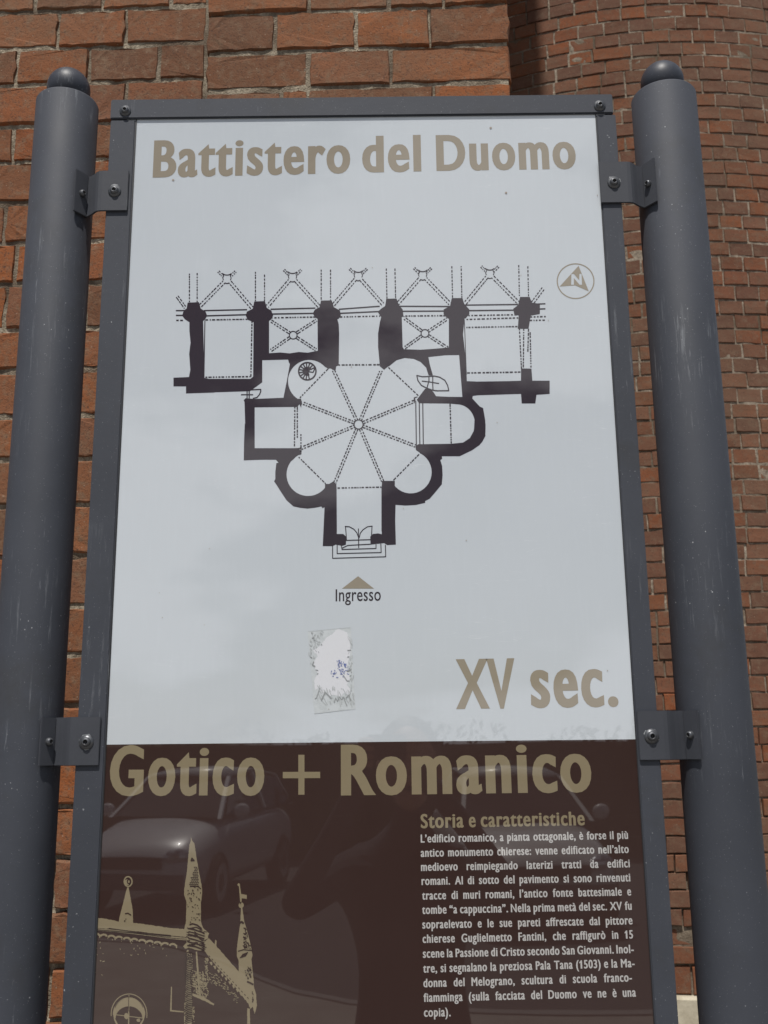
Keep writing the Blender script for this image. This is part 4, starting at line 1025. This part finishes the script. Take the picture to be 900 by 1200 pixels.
def ell(name, c, r, mat, par):
    bm = bmesh.new(); bmesh.ops.create_uvsphere(bm, u_segments=16, v_segments=12, radius=1); bmesh.ops.scale(bm, vec=r, verts=bm.verts); bmesh.ops.translate(bm, vec=c, verts=bm.verts)
    me = bpy.data.meshes.new(name); bm.to_mesh(me); bm.free(); me.materials.append(mat); [setattr(p, 'use_smooth', True) for p in me.polygons]; o = bpy.data.objects.new(name, me); COL.objects.link(o); o.parent = par; return o
ell('hair', (0, .025, 1.73), (.086, .092, .105), M['hair'], hd)
for s in (-1, 1): ell('eye', (s*.03, .138, 1.705), (.012, .008, .008), M['cambody'], hd); ell('ear', (s*.078, .05, 1.69), (.012, .02, .032), M['skin'], hd)
ell('mouth', (0, .135, 1.645), (.024, .008, .006), M['hair'], hd)
for s, wx in ((-1, -.105), (1, .0)):      # hands closed on the camera, five fingers each
    pts = [(wx, .345, 1.71, .022), (wx + s*-.0 - (.0), .362, 1.735, .024)]; ed = [(0, 1)]
    for f in range(4):
        n0 = len(pts); zz = 1.765 - f*.018; L = (.9, 1, .95, .8)[f]
        pts += [(wx + s*.016, .372, zz, .0085), (wx + s*.012, .392*1, zz + .002, .008), (wx - s*.018*L, .398, zz, .0075)]
        ed += [(1, n0), (n0, n0+1), (n0+1, n0+2)]
    n0 = len(pts); pts += [(wx - s*.006, .352, 1.750, .010), (wx - s*.022, .356, 1.768, .0085)]; ed += [(1, n0), (n0, n0+1)]
    skin_fig('hand', pts, ed, M['skin'], per, 0, 1)
pc = empty('handheld_camera', (0, -.02, H)); tag(pc, 'small black compact camera held up by the person', 'camera')
me_ = box(-.048, .048, -.030, -.008, -.030, .030, .005); me = bpy.data.meshes.new('camera_body'); me_.to_mesh(me); me_.free(); me.materials.append(M['cambody']); o = bpy.data.objects.new('camera_body', me); COL.objects.link(o); o.parent = pc
V, Fc = lathe([(.020, 0), (.020, .010), (.017, .012), (.012, .008), (.0001, .007)], 0, 0, 28)
me = bpy.data.meshes.new('lens'); me.from_pydata([(x, -.008 + z, y) for x, y, z in V], [], Fc); me.materials.append(M['cambody']); o = bpy.data.objects.new('lens', me); COL.objects.link(o); o.parent = pc

# dark clipped hedge and a house across the road
k = NT('hedge_leaves'); k.col(k.mix(k.noise(k.wpos(), 8, 4), (.02, .035, .012), (.05, .075, .025))); k.b.inputs['Roughness'].default_value = .7; M['hedge'] = k.m
V = []; Fc = []; rn = random.Random(4)
for i in range(9000):
    x = rn.uniform(-14, 14); z = rn.uniform(-.1, 2.05 + .18*math.sin(x*1.7) + .12*math.sin(x*4.3)); y = -16.2 + rn.uniform(-.5, .5) + .2*math.sin(x*2.3 + z*2)
    c = Vector((x, y, z)); a = Vector((rn.gauss(0, 1), rn.gauss(0, 1), rn.gauss(0, 1))).normalized(); b = a.orthogonal().normalized(); s_ = rn.uniform(.05, .11); n0 = len(V)
    V += [c + a*s_, c + b*s_*.5, c - a*s_, c - b*s_*.5]; Fc.append((n0, n0+1, n0+2, n0+3))
hd_ = empty('hedge', (0, -16.2, -.13)); tag(hd_, 'dark green clipped hedge across the road behind the parked cars', 'hedge')
mesh('leaves', V, Fc, M['hedge'], hd_, kind='stuff')
bm_obj('twigs', box(-14, 14, -16.5, -15.95, -.13, 1.82, .1), M['hedge'], hd_)
